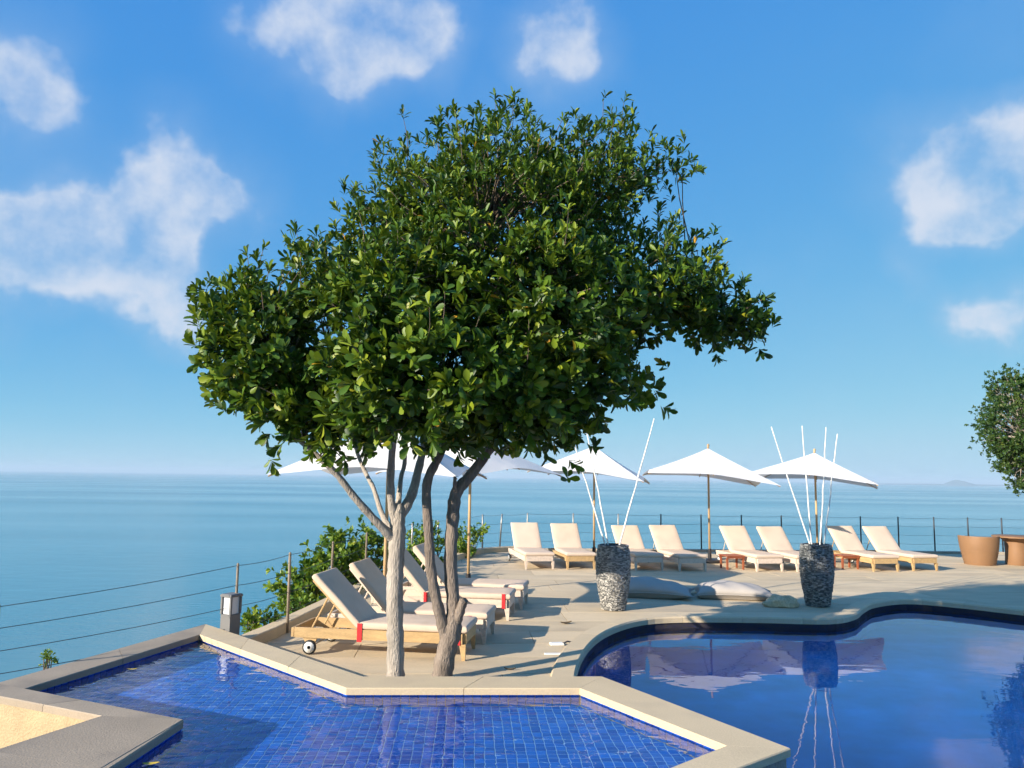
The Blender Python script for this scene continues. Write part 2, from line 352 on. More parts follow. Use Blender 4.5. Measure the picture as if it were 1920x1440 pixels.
# ------------------------------------------------------------------ mesh helpers
class MB:
    def __init__(self): self.v = []; self.f = []; self.t = []
    def add(self, vs, fs, tint=None):
        o = len(self.v)
        self.v.extend([tuple(v) for v in vs]); self.f.extend([tuple(i + o for i in f) for f in fs])
        if tint is not None: self.t.extend([tint] * len(vs))
        return self
    def box(self, cx, cy, cz, sx, sy, sz, rot=0.0, c=0.0, top=None, tint=None, M=None):
        """box by centre and size; c chamfers the upper edges; top scales the upper face"""
        k = 1.0 if top is None else top
        lv = [(-.5, -.5), (.5, -.5), (.5, .5), (-.5, .5)]
        def ring(z, inx, s): return [((a * sx - math.copysign(inx, a)) * s, (b * sy - math.copysign(inx, b)) * s, z) for a, b in lv]
        rings = [ring(-sz / 2, 0, 1)]
        if c: rings += [ring(sz / 2 - c, 0, k), ring(sz / 2, c, k)]
        else: rings += [ring(sz / 2, 0, k)]
        vs = [p for rg in rings for p in rg]
        co, si = math.cos(rot), math.sin(rot)
        if M is None: vs = [(cx + x * co - y * si, cy + x * si + y * co, cz + z) for x, y, z in vs]
        else: vs = [tuple(M @ Vector((cx + x * co - y * si, cy + x * si + y * co, cz + z))) for x, y, z in vs]
        n = len(rings)
        fs = [(3, 2, 1, 0)]
        for i in range(n - 1):
            for j in range(4):
                a = i * 4 + j; b = i * 4 + (j + 1) % 4
                fs.append((a, b, b + 4, a + 4))
        fs.append(tuple((n - 1) * 4 + j for j in range(4)))
        return self.add(vs, fs, tint)
    def tube(self, pts, radii, seg=8, cap=True, jitter=0.0, tint=None):
        P = [Vector(p) for p in pts]
        if isinstance(radii, (int, float)): radii = [radii] * len(P)
        vs = []; prev = None
        for i, p in enumerate(P):
            d = (P[min(i + 1, len(P) - 1)] - P[max(i - 1, 0)]).normalized()
            if prev is None:
                a = d.orthogonal().normalized()
            else:
                a = (prev - d * prev.dot(d)).normalized()
            prev = a; b = d.cross(a)
            for k in range(seg):
                th = 2 * math.pi * k / seg
                rr = radii[i] * (1 + (random.uniform(-jitter, jitter) if jitter else 0))
                vs.append(p + (a * math.cos(th) + b * math.sin(th)) * rr)
        fs = []
        for i in range(len(P) - 1):
            for k in range(seg):
                a0 = i * seg + k; b0 = i * seg + (k + 1) % seg
                fs.append((a0, b0, b0 + seg, a0 + seg))
        if cap:
            fs.append(tuple(range(seg - 1, -1, -1))); fs.append(tuple((len(P) - 1) * seg + k for k in range(seg)))
        return self.add(vs, fs, tint)
    def lathe(self, prof, seg=24, c=(0, 0, 0), capb=True, capt=True):
        vs = []
        for r, z in prof:
            for k in range(seg):
                th = 2 * math.pi * k / seg
                vs.append((c[0] + r * math.cos(th), c[1] + r * math.sin(th), c[2] + z))
        fs = []
        for i in range(len(prof) - 1):
            for k in range(seg):
                a = i * seg + k; b = i * seg + (k + 1) % seg
                fs.append((a, b, b + seg, a + seg))
        if capb: fs.append(tuple(range(seg - 1, -1, -1)))
        if capt: fs.append(tuple((len(prof) - 1) * seg + k for k in range(seg)))
        return self.add(vs, fs)
    def prism(self, poly, z0, z1, sides=True, bottom=False):
        """simple polygon (counter-clockwise) extruded; top triangulated"""
        n = len(poly)
        tris = tessellate_polygon([[Vector((x, y, 0)) for x, y in poly]])
        o = []
        for t in tris:
            a, b, c = [poly[i] for i in t]
            if abs((b[0] - a[0]) * (c[1] - a[1]) - (b[1] - a[1]) * (c[0] - a[0])) < 1e-9: continue
            ccw = (b[0] - a[0]) * (c[1] - a[1]) - (b[1] - a[1]) * (c[0] - a[0]) > 0
            o.append(tuple(t) if ccw else tuple(reversed(t)))
        vs = [(x, y, z1) for x, y in poly] + [(x, y, z0) for x, y in poly]
        fs = list(o)
        if sides:
            for i in range(n):
                j = (i + 1) % n
                fs.append((i + n, j + n, j, i))
        if bottom: fs += [tuple(n + i for i in reversed(t)) for t in o]
        return self.add(vs, fs)
    def mesh(self, name, smooth=False):
        me = bpy.data.meshes.new(name)
        me.from_pydata(self.v, [], self.f)
        if self.t and len(self.t) == len(self.v):
            a = me.attributes.new('tint', 'FLOAT', 'POINT'); a.data.foreach_set('value', self.t)
        if smooth: me.polygons.foreach_set('use_smooth', [True] * len(me.polygons))
        me.update()
        return me
    def build(self, name, material, parent=None, smooth=False, **tags):
        me = self.mesh(name, smooth)
        me.materials.append(MATS[material])
        return link(name, me, parent, **tags)
def link(name, data, parent=None, label=None, category=None, group=None, kind=None, loc=None, rz=None):
    o = bpy.data.objects.new(name, data)
    COL.objects.link(o)
    if parent is not None: o.parent = parent
    if label: o['label'] = label
    if category: o['category'] = category
    if group: o['group'] = group
    if kind: o['kind'] = kind
    if loc is not None: o.location = loc
    if rz is not None: o.rotation_euler = (0, 0, rz)
    return o
def thing(name, label, cat, loc=(0, 0, 0), rz=0.0, group=None):
    return link(name, None, None, label, cat, group, None, loc, rz)
def copy_tree(o, parent=None):
    c = o.copy(); COL.objects.link(c); c.parent = parent
    for ch in o.children: copy_tree(ch, c)
    return c
def shade_auto(o, ang=35):
    me = o.data
    me.polygons.foreach_set('use_smooth', [True] * len(me.polygons))
    me.set_sharp_from_angle(angle=R(ang))
def crom(pts, n=6, closed=False):
    out = []; P = [np.array(p, float) for p in pts]; m = len(P)
    for i in range(m if closed else m - 1):
        if closed: a, b, c, d = P[i - 1], P[i], P[(i + 1) % m], P[(i + 2) % m]
        else: a, b, c, d = P[max(i - 1, 0)], P[i], P[i + 1], P[min(i + 2, m - 1)]
        for k in range(n):
            t = k / n
            out.append(tuple(0.5 * (2 * b + (c - a) * t + (2 * a - 5 * b + 4 * c - d) * t * t + (3 * b - a - 3 * c + d) * t ** 3)))
    if not closed: out.append(tuple(P[-1]))
    return out
def clip_half(poly, px, py, nx, ny):
    out = []; n = len(poly)
    for i in range(n):
        a, b = poly[i], poly[(i + 1) % n]
        da = (a[0] - px) * nx + (a[1] - py) * ny; db = (b[0] - px) * nx + (b[1] - py) * ny
        if da >= 0: out.append(a)
        if (da >= 0) != (db >= 0):
            t = da / (da - db); out.append((a[0] + (b[0] - a[0]) * t, a[1] + (b[1] - a[1]) * t))
    return out
def clip_rect(poly, org, ang, u0_, u1_, v0_, v1_):
    c, s = math.cos(ang), math.sin(ang)
    U = (c, s); V = (-s, c)
    p = clip_half(poly, org[0] + U[0] * u0_, org[1] + U[1] * u0_, U[0], U[1])
    if p: p = clip_half(p, org[0] + U[0] * u1_, org[1] + U[1] * u1_, -U[0], -U[1])
    if p: p = clip_half(p, org[0] + V[0] * v0_, org[1] + V[1] * v0_, V[0], V[1])
    if p: p = clip_half(p, org[0] + V[0] * v1_, org[1] + V[1] * v1_, -V[0], -V[1])
    return p
def area(poly):
    return 0.5 * sum(poly[i][0] * poly[(i + 1) % len(poly)][1] - poly[(i + 1) % len(poly)][0] * poly[i][1] for i in range(len(poly)))
def dedupe(poly, e=1e-4):
    out = []
    for p in poly:
        if not out or abs(p[0] - out[-1][0]) + abs(p[1] - out[-1][1]) > e: out.append(p)
    if len(out) > 1 and abs(out[0][0] - out[-1][0]) + abs(out[0][1] - out[-1][1]) < e: out.pop()
    return out
def inside(p, poly):
    x, y = p; c = False; n = len(poly)
    for i in range(n):
        (x1, y1), (x2, y2) = poly[i], poly[i - 1]
        if (y1 > y) != (y2 > y) and x < (x2 - x1) * (y - y1) / (y2 - y1) + x1: c = not c
    return c

# ------------------------------------------------------------------ setting: sea, far coast, hillside
SEA_Z = -24.0
sb = MB(); S = 20000.0
sb.add([(-S, -S, SEA_Z), (S, -S, SEA_Z), (S, S, SEA_Z), (-S, S, SEA_Z)], [(0, 1, 2, 3)])
sb.build('sea', 'sea', kind='structure')

def ridge(name, x0, x1, Y, depth, prof, label):
    """a low far island: a ridge with a height profile and real depth"""
    n = 48; m = 9; b = MB(); vs = []; fs = []; rr = random.Random(len(label))
    for i in range(n + 1):
        t = i / n; h = np.interp(t, [p[0] for p in prof], [p[1] for p in prof]) * (1 + rr.uniform(-.06, .06))
        for j in range(m):
            s = j / (m - 1) * 2 - 1
            vs.append((x0 + (x1 - x0) * t, Y + s * depth * math.sin(math.pi * min(max(t, .03), .97)) ** .5, SEA_Z - 2 + (h + 2) * (1 - s * s)))
    for i in range(n):
        for j in range(m - 1):
            a = i * m + j; fs.append((a, a + 1, a + m + 1, a + m))
    b.add(vs, fs)
    return b.build(name, 'island', None, True, kind='structure')
ridge('island_hills', 3760, 4270, 7000, 200, [(0, 0), (.2, 9), (.38, 15), (.52, 54), (.62, 43), (.8, 13), (1, 0)], 'a')
ridge('coast_hills', 3450, 5600, 7600, 300, [(0, 0), (.1, 9), (.3, 14), (.7, 13), (.9, 8), (1, 0)], 'bb')

KERB = [(-3.02, 8.80), (-2.86, 9.75), (-2.68, 11.5), (-2.48, 13.6), (-2.02, 16.5), (-1.45, 18.1), (-0.68, 20.5), (-0.10, 21.0), (0.47, 21.35)]
FAR = [(0.47, 21.35), (1.75, 21.5), (3.0, 21.6), (4.2, 21.7), (5.35, 21.78), (6.5, 21.85), (7.65, 21.93), (8.8, 22.0), (9.95, 22.08), (11.05, 22.15), (12.1, 22.2), (13.1, 22.25), (14.1, 22.3), (15.1, 22.35), (16.1, 22.4), (17.1, 22.45)]
# hillside: falls from the terrace edge to the water
hb = MB()
edge = [(-7.5, -6.0), (-6.2, 2.0), (-4.6, 6.6), (-4.05, 9.0)] + [(x - 0.25, y) for x, y in KERB[1:]] + [(x, y + 0.3) for x, y in FAR[1:]] + [(30, 23.2)]
rows = []
hr = random.Random(11)
for k, (out, dz) in enumerate([(0.0, -0.25), (0.7, -1.0), (1.8, -3.2), (4.0, -8.0), (7.5, -15.0), (12.0, -25.5)]):
    row = []
    for i, (x, y) in enumerate(edge):
        a = edge[max(i - 1, 0)]; c_ = edge[min(i + 1, len(edge) - 1)]
        d = Vector((c_[0] - a[0], c_[1] - a[1])).normalized()
        nx, ny = -d.y, d.x
        w = out * (1 + (hr.uniform(-.15, .15) if k else 0))
        row.append((x + nx * w, y + ny * w, dz + (hr.uniform(-.2, .2) * out * .4 if k else 0)))
    rows.append(row)
vs = [p for r_ in rows for p in r_]; m_ = len(edge)
hb.add(vs, [(k * m_ + i, k * m_ + i + 1, (k + 1) * m_ + i + 1, (k + 1) * m_ + i) for k in range(5) for i in range(m_ - 1)])
hb.build('hillside', 'soil', None, True, kind='structure')

# ------------------------------------------------------------------ pools
# main pool outline (water side of its coping), from where it leaves the raised pool round to the near side
MP_CTRL = [(0.62, 7.30), (0.69, 8.22), (0.93, 9.41), (1.30, 10.38), (1.84, 11.12), (2.50, 11.40), (3.60, 11.45), (4.60, 11.42), (5.14, 11.80), (5.55, 12.40), (6.00, 12.95), (6.73, 13.37), (7.35, 13.08), (8.07, 12.39), (9.6, 10.9), (10.6, 8.0), (9.6, 3.2), (6.2, 0.6), (2.6, 1.2)]
MP = crom(MP_CTRL, 5)
# raised pool: water side and outer side of its coping
SP_IN = [(-3.90, 6.40), (-3.35, 8.62), (-1.33, 6.60), (0.60, 6.70), (1.45, 5.35), (0.98, 4.93), (-0.40, 3.70), (-2.42, 3.70), (-2.30, 5.72)]
SP_OUT = [(-4.22, 6.60), (-3.52, 9.22), (-1.26, 6.98), (0.84, 7.10), (1.87, 5.32), (1.32, 4.88), (-0.22, 3.36), (-2.60, 3.36), (-2.90, 5.78)]
CZ = 0.25          # top of the raised pool's coping
WZ = 0.185         # its water
FZ = -0.10         # its floor
MWZ = -0.125       # water of the main pool

# terrace paving
HOLE = list(MP)
DECK = dedupe([(-3.02, 8.55)] + [(-1.20, 6.90), (0.45, 6.95)] + [(0.62, 7.30)] + MP[1:] + [(2.0, -3.0), (22.0, -3.0), (22.0, 22.6)] + list(reversed(FAR)) + list(reversed(KERB[:-1])))
if area(DECK) < 0: DECK.reverse()
db = MB(); db.prism(DECK, -0.6, -0.012)
deck = db.build('terrace_paving', 'joint', kind='structure')
ANG = R(4.0)
DTRI = []
for t_ in tessellate_polygon([[Vector((x, y, 0)) for x, y in DECK]]):
    q_ = [DECK[i] for i in t_]
    if abs(area(q_)) > 1e-6: DTRI.append(q_ if area(q_) > 0 else q_[::-1])
n_slab = 0
org = (-4.0, 5.0)
rs = random.Random(5)
for iv in range(-14, 27):
    v0 = iv * 0.72
    offu = rs.uniform(0, 2.6)
    for iu in range(-2, 11):
        u_0 = iu * 2.6 + offu - 2.6
        zt = rs.uniform(-0.0012, 0.0012)
        b = MB(); ar = 0.0
        box = (u_0 + 0.004, u_0 + 2.6 - 0.004, v0 + 0.006, v0 + 0.72 - 0.006)
        for tri in DTRI:
            p = clip_rect(tri, org, ANG, *box)
            p = dedupe(p) if p else []
            if len(p) < 3 or abs(area(p)) < 1e-5: continue
            ar += abs(area(p)); k = len(p)
            b.add([(x, y, zt) for x, y in p], [tuple(range(k))])
            for i in range(k):                      # side faces only along the slab's own joints
                (x1, y1), (x2, y2) = p[i], p[(i + 1) % k]
                q = [((x - org[0]) * math.cos(ANG) + (y - org[1]) * math.sin(ANG), -(x - org[0]) * math.sin(ANG) + (y - org[1]) * math.cos(ANG)) for x, y in ((x1, y1), (x2, y2))]
                if any(abs(q[0][0] - e) < 1e-4 and abs(q[1][0] - e) < 1e-4 for e in box[:2]) or any(abs(q[0][1] - e) < 1e-4 and abs(q[1][1] - e) < 1e-4 for e in box[2:]):
                    b.add([(x1, y1, zt), (x2, y2, zt), (x2, y2, -.0118), (x1, y1, -.0118)], [(3, 2, 1, 0)])
        if ar < .02: continue
        b.build('paving_slab', 'deck_stone', deck); n_slab += 1

# near terrace under the camera, level with the raised pool
nb = MB()
nb.prism([(-6.2, -6.0), (2.0, -6.0), (2.0, -3.0), (2.5, 1.1), (1.15, 4.6), (-0.22, 3.34), (-2.62, 3.34), (-3.2, 4.0), (-5.6, 4.0)], -0.6, CZ - 0.02)
nb.build('near_terrace', 'terrace', kind='structure')

# main pool shell and water
MPOLY = list(MP) + [(1.22, 4.70), (1.66, 5.33), (0.72, 6.92)]
if area(MPOLY) < 0: MPOLY.reverse()
pb = MB()
n = len(MPOLY)
vs = [(x, y, -0.02) for x, y in MPOLY] + [(x, y, -0.34) for x, y in MPOLY]
pb.add(vs, [(i, (i + 1) % n, n + (i + 1) % n, n + i) for i in range(n)])
shell = pb.build('main_pool', 'band_tile', kind='structure')
pb = MB(); vs = [(x, y, -0.34) for x, y in MPOLY] + [(x, y, -1.5) for x, y in MPOLY]
pb.add(vs, [(i, (i + 1) % n, n + (i + 1) % n, n + i) for i in range(n)])
pb.build('pool_wall', 'pool_blue', shell)
pb = MB(); pb.prism(MPOLY, -1.6, -1.5, sides=False); pb.build('pool_floor', 'pool_blue', shell)
pb = MB(); pb.prism(MPOLY, -0.2, MWZ, sides=False); mw = pb.build('main_pool_water', 'pool_water', None, True, kind='structure')

def strip_piece(inner, outer, z0, z1, ch=0.012):
    """a stone of a coping: follows two polylines, upper edges chamfered"""
    m = len(inner); I = [Vector(p) for p in inner]; O = [Vector(p) for p in outer]
    vs = []
    for a, b in zip(I, O):
        d = (b - a).normalized()
        a2 = a + d * ch; b2 = b - d * ch
        vs += [(a.x, a.y, z0), (a.x, a.y, z1 - ch), (a2.x, a2.y, z1), (b2.x, b2.y, z1), (b.x, b.y, z1 - ch), (b.x, b.y, z0)]
    fs = []
    for i in range(m - 1):
        for j in range(6):
            k = (j + 1) % 6
            fs.append((i * 6 + j, (i + 1) * 6 + j, (i + 1) * 6 + k, i * 6 + k))
    fs.append(tuple(range(6))); fs.append(tuple((m - 1) * 6 + j for j in reversed(range(6))))
    b = MB(); b.add(vs, fs)
    return b
def fix_normals(o):
    import bmesh
    bm = bmesh.new(); bm.from_mesh(o.data); bmesh.ops.recalc_face_normals(bm, faces=bm.faces); bm.to_mesh(o.data); bm.free()

# coping of the main pool
def offset_line(line, d):
    out = []
    for i, p in enumerate(line):
        a = line[max(i - 1, 0)]; c_ = line[min(i + 1, len(line) - 1)]
        t = Vector((c_[0] - a[0], c_[1] - a[1])).normalized()
        out.append((p[0] - t.y * d, p[1] + t.x * d))
    return out
mc = link('main_pool_coping', None, kind='structure')
inn = offset_line(MP[1:], -0.015); out = offset_line(MP[1:], 0.24)
for i in range(0, len(inn) - 1, 4):
    a = inn[i:i + 5]; b_ = out[i:i + 5]
    if len(a) < 2: continue
    def trim(l):
        l = [Vector(p) for p in l]
        l[0] = l[0].lerp(l[1], 0.012); l[-1] = l[-1].lerp(l[-2], 0.012)
        return [tuple(p) for p in l]
    o = strip_piece(trim(a), trim(b_), -0.05, 0.035, 0.02).build('coping_stone', 'coping', mc); fix_normals(o)

# raised pool: walls, coping stones, water
sp = link('raised_pool', None, kind='structure')
wi = SP_IN; wo = [(a[0] + (b[0] - a[0]) * 0.93, a[1] + (b[1] - a[1]) * 0.93) for a, b in zip(SP_IN, SP_OUT)]
ns = len(wi)
for i in range(ns - 1):
    b = MB(); (ax, ay), (bx, by) = wi[i], wi[i + 1]; (cx, cy_), (dx, dy) = wo[i + 1], wo[i]
    # inner face set back under the coping's nose
    mid = lambda p, q: (p[0] + (q[0] - p[0]) * 0.06, p[1] + (q[1] - p[1]) * 0.06)
    a1 = mid((ax, ay), (dx, dy)); b1 = mid((bx, by), (cx, cy_))
    P = [a1, b1, (cx, cy_), (dx, dy)]
    if area(P) < 0: P.reverse()
    b.prism(P, -1.55, CZ - 0.055); b.build('pool_wall', 'raw_wall', sp)
def lerp2(a, b, t): return (a[0] + (b[0] - a[0]) * t, a[1] + (b[1] - a[1]) * t)
for i in range(ns - 1):
    ln = math.dist(wi[i], wi[i + 1]); k = max(1, round(ln / 1.1))
    g = 0.002 / ln * 1.2
    for j in range(k):
        t0 = j / k + (g if j else 0.0); t1 = (j + 1) / k - (g if j < k - 1 else 0.0)
        if j == 0 and i: t0 += 0.0006
        a = [lerp2(wi[i], wi[i + 1], t0), lerp2(wi[i], wi[i + 1], t1)]
        b_ = [lerp2(SP_OUT[i], SP_OUT[i + 1], t0), lerp2(SP_OUT[i], SP_OUT[i + 1], t1)]
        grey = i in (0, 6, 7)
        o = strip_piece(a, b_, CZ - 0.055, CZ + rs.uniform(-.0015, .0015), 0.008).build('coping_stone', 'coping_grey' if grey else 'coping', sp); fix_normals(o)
# pool floor, tiles
SPOLY = list(reversed(SP_IN)) if area(SP_IN) < 0 else list(SP_IN)
b = MB(); b.prism(SPOLY, -0.3, FZ, sides=False); b.build('pool_floor', 'grout', sp)
TS = 0.072
tm = MB(); tm.box(0, 0, 0, TS - 0.0065, TS - 0.0065, 0.006, c=0.0015, tint=0.0)
tile_me = tm.mesh('tile'); tile_me.materials.append(MATS['tile'])
cells = []
ta = R(3.0); tc_, ts_ = math.cos(ta), math.sin(ta)
for i in range(-68, 46):
    for j in range(-10, 102):
        x = -1.0 + (i * tc_ - j * ts_) * TS; y = 3.2 + (i * ts_ + j * tc_) * TS
        ok = all(inside((x + sx * TS * .5, y + sy * TS * .5), SPOLY) for sx in (-1, 1) for sy in (-1, 1))
        if ok: cells.append((x, y))
def seen(x, y, z):
    v = Vector((x, y, z)) - CAM; k = v.dot(fw)
    return k > 0 and abs(v.dot(rt) / k) < 0.66 and abs(v.dot(up) / k) < 0.495
cells.sort(key=lambda p: (not seen(p[0], p[1], FZ), math.dist(p, (0, 0))))
stuff = MB()
tr_ = random.Random(2)
for k, (x, y) in enumerate(cells):
    if k < 300:
        o = link('tile', tile_me, sp, loc=(x, y, FZ + 0.003), rz=ta)
    else:
        stuff.box(x, y, FZ + 0.003 + tr_.uniform(-.0006, .0006), TS - 0.0065, TS - 0.0065, 0.006, rot=ta, c=0.0015, tint=tr_.random())
# cut tiles along the edges
whole = set((round(x, 4), round(y, 4)) for x, y in cells)
STRI = []
for t_ in tessellate_polygon([[Vector((x, y, 0)) for x, y in SPOLY]]):
    q_ = [SPOLY[i] for i in t_]
    STRI.append(q_ if area(q_) > 0 else q_[::-1])
hw = TS / 2 - .00325
for i in range(-68, 46):
    for j in range(-10, 102):
        x = -1.0 + (i * tc_ - j * ts_) * TS; y = 3.2 + (i * ts_ + j * tc_) * TS
        if (round(x, 4), round(y, 4)) in whole: continue
        tn = tr_.random()
        for tri in STRI:
            p = clip_rect(tri, (x, y), ta, -hw, hw, -hw, hw)
            p = dedupe(p) if p else []
            if len(p) >= 3 and abs(area(p)) > 1e-5: stuff.add([(a, c, FZ + .006) for a, c in p], [tuple(range(len(p)))], tn)
# tiles up the walls
for i in range(ns - 1):
    (ax, ay), (bx, by) = wi[i], wi[i + 1]
    d = Vector((bx - ax, by - ay)); ln = d.length; d /= ln; nrm = Vector((-d.y, d.x))
    if not inside((ax + d.x * ln / 2 + nrm.x * .05, ay + d.y * ln / 2 + nrm.y * .05), SPOLY): nrm = -nrm
    k = int(ln / TS); a0 = math.atan2(d.y, d.x)
    for j in range(k):
        for q in range(5):
            s_ = (j + .5) * ln / k
            stuff.box(ax + d.x * s_ - nrm.x * .018, ay + d.y * s_ - nrm.y * .018, FZ + .034 + q * TS * .85, ln / k - .0065, 0.008, TS * .85 - .006, rot=a0, tint=tr_.random())
stuff.build('tile_field', 'tile', sp, kind='stuff')
b = MB(); b.prism([(x, y) for x, y in SPOLY], 0, WZ, sides=False); rw = b.build('raised_pool_water', 'ripple_water', None, True, kind='structure')
sun_d.cycles.is_caustics_light = True
rw.cycles.is_caustics_caster = True
for o in list(sp.children): o.cycles.is_caustics_receiver = True

# planter recess left of the raised pool: walls and grey coping
pl = link('planter_recess', None, kind='structure')
PIN = [(-4.05, 6.27), (-2.92, 5.78), (-3.22, 5.05), (-3.7, 4.0)]
POUT = [(-4.22, 6.60), (-2.30, 5.72), (-2.40, 4.78), (-2.42, 3.70)]
for i in range(3):
    b = MB(); P = [PIN[i], PIN[i + 1], POUT[i + 1], POUT[i]]
    c_ = [lerp2(a, q, .03) for a, q in zip((PIN[i], PIN[i + 1]), (POUT[i], POUT[i + 1]))]
    e_ = [lerp2(a, q, .97) for a, q in zip((PIN[i + 1], PIN[i]), (POUT[i + 1], POUT[i]))]
    P = c_ + e_
    if area(P) < 0: P.reverse()
    b.prism(P, -1.0, CZ - 0.05); b.build('recess_wall', 'plaster', pl)
    k = 2 if i == 0 else 1
    for j in range(k):
        t0, t1 = j / k + (.002 if j else .0005), (j + 1) / k - (.002 if j < k - 1 else 0)
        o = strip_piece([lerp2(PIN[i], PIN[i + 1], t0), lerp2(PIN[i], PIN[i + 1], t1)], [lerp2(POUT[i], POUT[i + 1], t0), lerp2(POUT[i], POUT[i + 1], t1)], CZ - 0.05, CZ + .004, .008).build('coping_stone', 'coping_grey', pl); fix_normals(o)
b = MB(); b.prism([(-6.5, 3.9), (-2.9, 3.9), (-2.9, 5.9), (-4.2, 6.5), (-6.5, 7.0)], -1.0, -0.62, sides=False); b.build('recess_floor', 'plaster', pl)

# kerb of the terrace
kb = link('terrace_kerb', None, kind='structure')
line = KERB + FAR[1:]
ki = offset_line(line, -0.02); ko = offset_line(line, 0.17)
for i in range(len(line) - 1):
    low = i >= len(KERB) - 1
    o = strip_piece([ki[i], ki[i + 1]], [ko[i], ko[i + 1]], -0.3, 0.06 if low else 0.13, 0.012).build('kerb_stone', 'terrace' if low else 'coping', kb); fix_normals(o)

# ------------------------------------------------------------------ fences
fence = thing('wire_fence', 'slim posts and tensioned wires along the terrace edge above the sea', 'fence')
posts = []
for (x, y, h) in [(-4.50, 7.0, .82), (-3.12, 9.05, .97)]: posts.append((x, y, h, 'post_wood', .016))
for (x, y) in [(-2.80, 10.05), (-2.66, 11.75), (-2.50, 13.65), (-2.06, 16.5), (-1.62, 17.7), (-0.72, 20.6), (-0.28, 21.08)]: posts.append((x, y, 1.0, 'post_wood' if y < 15 else 'steel', .019 if y < 15 else .022))
for (x, y) in FAR: posts.append((x, y + .08, 1.02, 'dark_metal' if x > 3.5 else 'steel', .02))
pr_ = random.Random(4)
tops = []
for (x, y, h, m, r) in posts:
    lx, ly = (pr_.uniform(-.012, .012) for _ in range(2))
    if abs(x + .28) < .01: lx = .06
    b = MB(); b.tube([(x, y, -.1), (x + lx * .6, y + ly * .6, h * .6), (x + lx, y + ly, h - .01), (x + lx, y + ly, h)], [r, r, r * .92, r * .4], 8)
    b.build('post', m, fence, True); tops.append((x + lx, y + ly, h, x, y))
for i in range(len(tops) - 1):
    a, c_ = tops[i], tops[i + 1]
    for f in (.97, .74, .50, .26):
        pts = []
        for k in range(7):
            t = k / 6
            ax, ay = a[3] + (a[0] - a[3]) * f, a[4] + (a[1] - a[4]) * f; bx, by = c_[3] + (c_[0] - c_[3]) * f, c_[4] + (c_[1] - c_[4]) * f
            pts.append((ax + (bx - ax) * t, ay + (by - ay) * t, a[2] * f + (c_[2] * f - a[2] * f) * t - .02 * 4 * t * (1 - t)))
        b = MB(); b.tube(pts, .0035, 5); b.build('wire', 'dark_metal', fence, True)
# stretch of wire leaving the frame towards the camera
# bollard lamp
bl = thing('bollard_lamp', 'grey bollard lamp with white glass head behind the pool corner', 'lamp', (-3.16, 9.00, -0.05), R(-28))
b = MB(); b.box(0, 0, .23, .15, .15, .46, c=.006); b.build('post', 'grey_paint', bl)
b = MB(); b.box(0, 0, .555, .12, .12, .185); b.build('glass', 'lamp_glass', bl)
for sx in (-1, 1):
    for sy in (-1, 1):
        b = MB(); b.box(sx * .07, sy * .07, .556, .022, .022, .19); b.build('corner_bar', 'grey_paint', bl)
b = MB(); b.box(0, 0, .668, .175, .175, .03, c=.012); b.build('cap', 'grey_paint', bl)

# ------------------------------------------------------------------ loungers
def soft_box(sx, sy, sz, r=.025, seg=3, puff=.0):
    """mattress-like block with rounded edges, base at z=0, from y=0 to sy"""
    nx, ny = 6, 12
    def edge(n, s):
        return [-s / 2, -s / 2 + r * .3, -s / 2 + r] + [(-s / 2 + r) + (s - 2 * r) * k / n for k in range(1, n)] + [s / 2 - r, s / 2 - r * .3, s / 2]
    X = edge(nx, sx); Yv = edge(ny, sy)
    b = MB(); vs = []; idx = {}
    for layer, sgn in ((0, 1), (1, -1)):
        for i, x in enumerate(X):
            for j, y in enumerate(Yv):
                ex = min(sx / 2 - abs(x), r) / r; ey = min(sy / 2 - abs(y), r) / r
                h = math.sqrt(max(0, 1 - (1 - ex) ** 2)) * math.sqrt(max(0, 1 - (1 - ey) ** 2))
                z = sz / 2 + sgn * ((sz / 2 - r) + r * h)
                if sgn > 0: z += puff * (1 - (2 * x / sx) ** 2) * (1 - (2 * y / sy) ** 2) + .0035 * math.sin(13 * y + 5 * x) * math.sin(7 * x + 3 * y + 1)
                idx[layer, i, j] = len(vs); vs.append((x, y + sy / 2, z))
    fs = []
    for i in range(len(X) - 1):
        for j in range(len(Yv) - 1):
            fs.append((idx[0, i, j], idx[0, i + 1, j], idx[0, i + 1, j + 1], idx[0, i, j + 1]))
            fs.append((idx[1, i, j + 1], idx[1, i + 1, j + 1], idx[1, i + 1, j], idx[1, i, j]))
    I, J = len(X) - 1, len(Yv) - 1
    for i in range(I):
        fs.append((idx[0, i + 1, 0], idx[0, i, 0], idx[1, i, 0], idx[1, i + 1, 0])); fs.append((idx[0, i, J], idx[0, i + 1, J], idx[1, i + 1, J], idx[1, i, J]))
    for j in range(J):
        fs.append((idx[0, 0, j], idx[0, 0, j + 1], idx[1, 0, j + 1], idx[1, 0, j])); fs.append((idx[0, I, j + 1], idx[0, I, j], idx[1, I, j], idx[1, I, j + 1]))
    b.add(vs, fs)
    return b
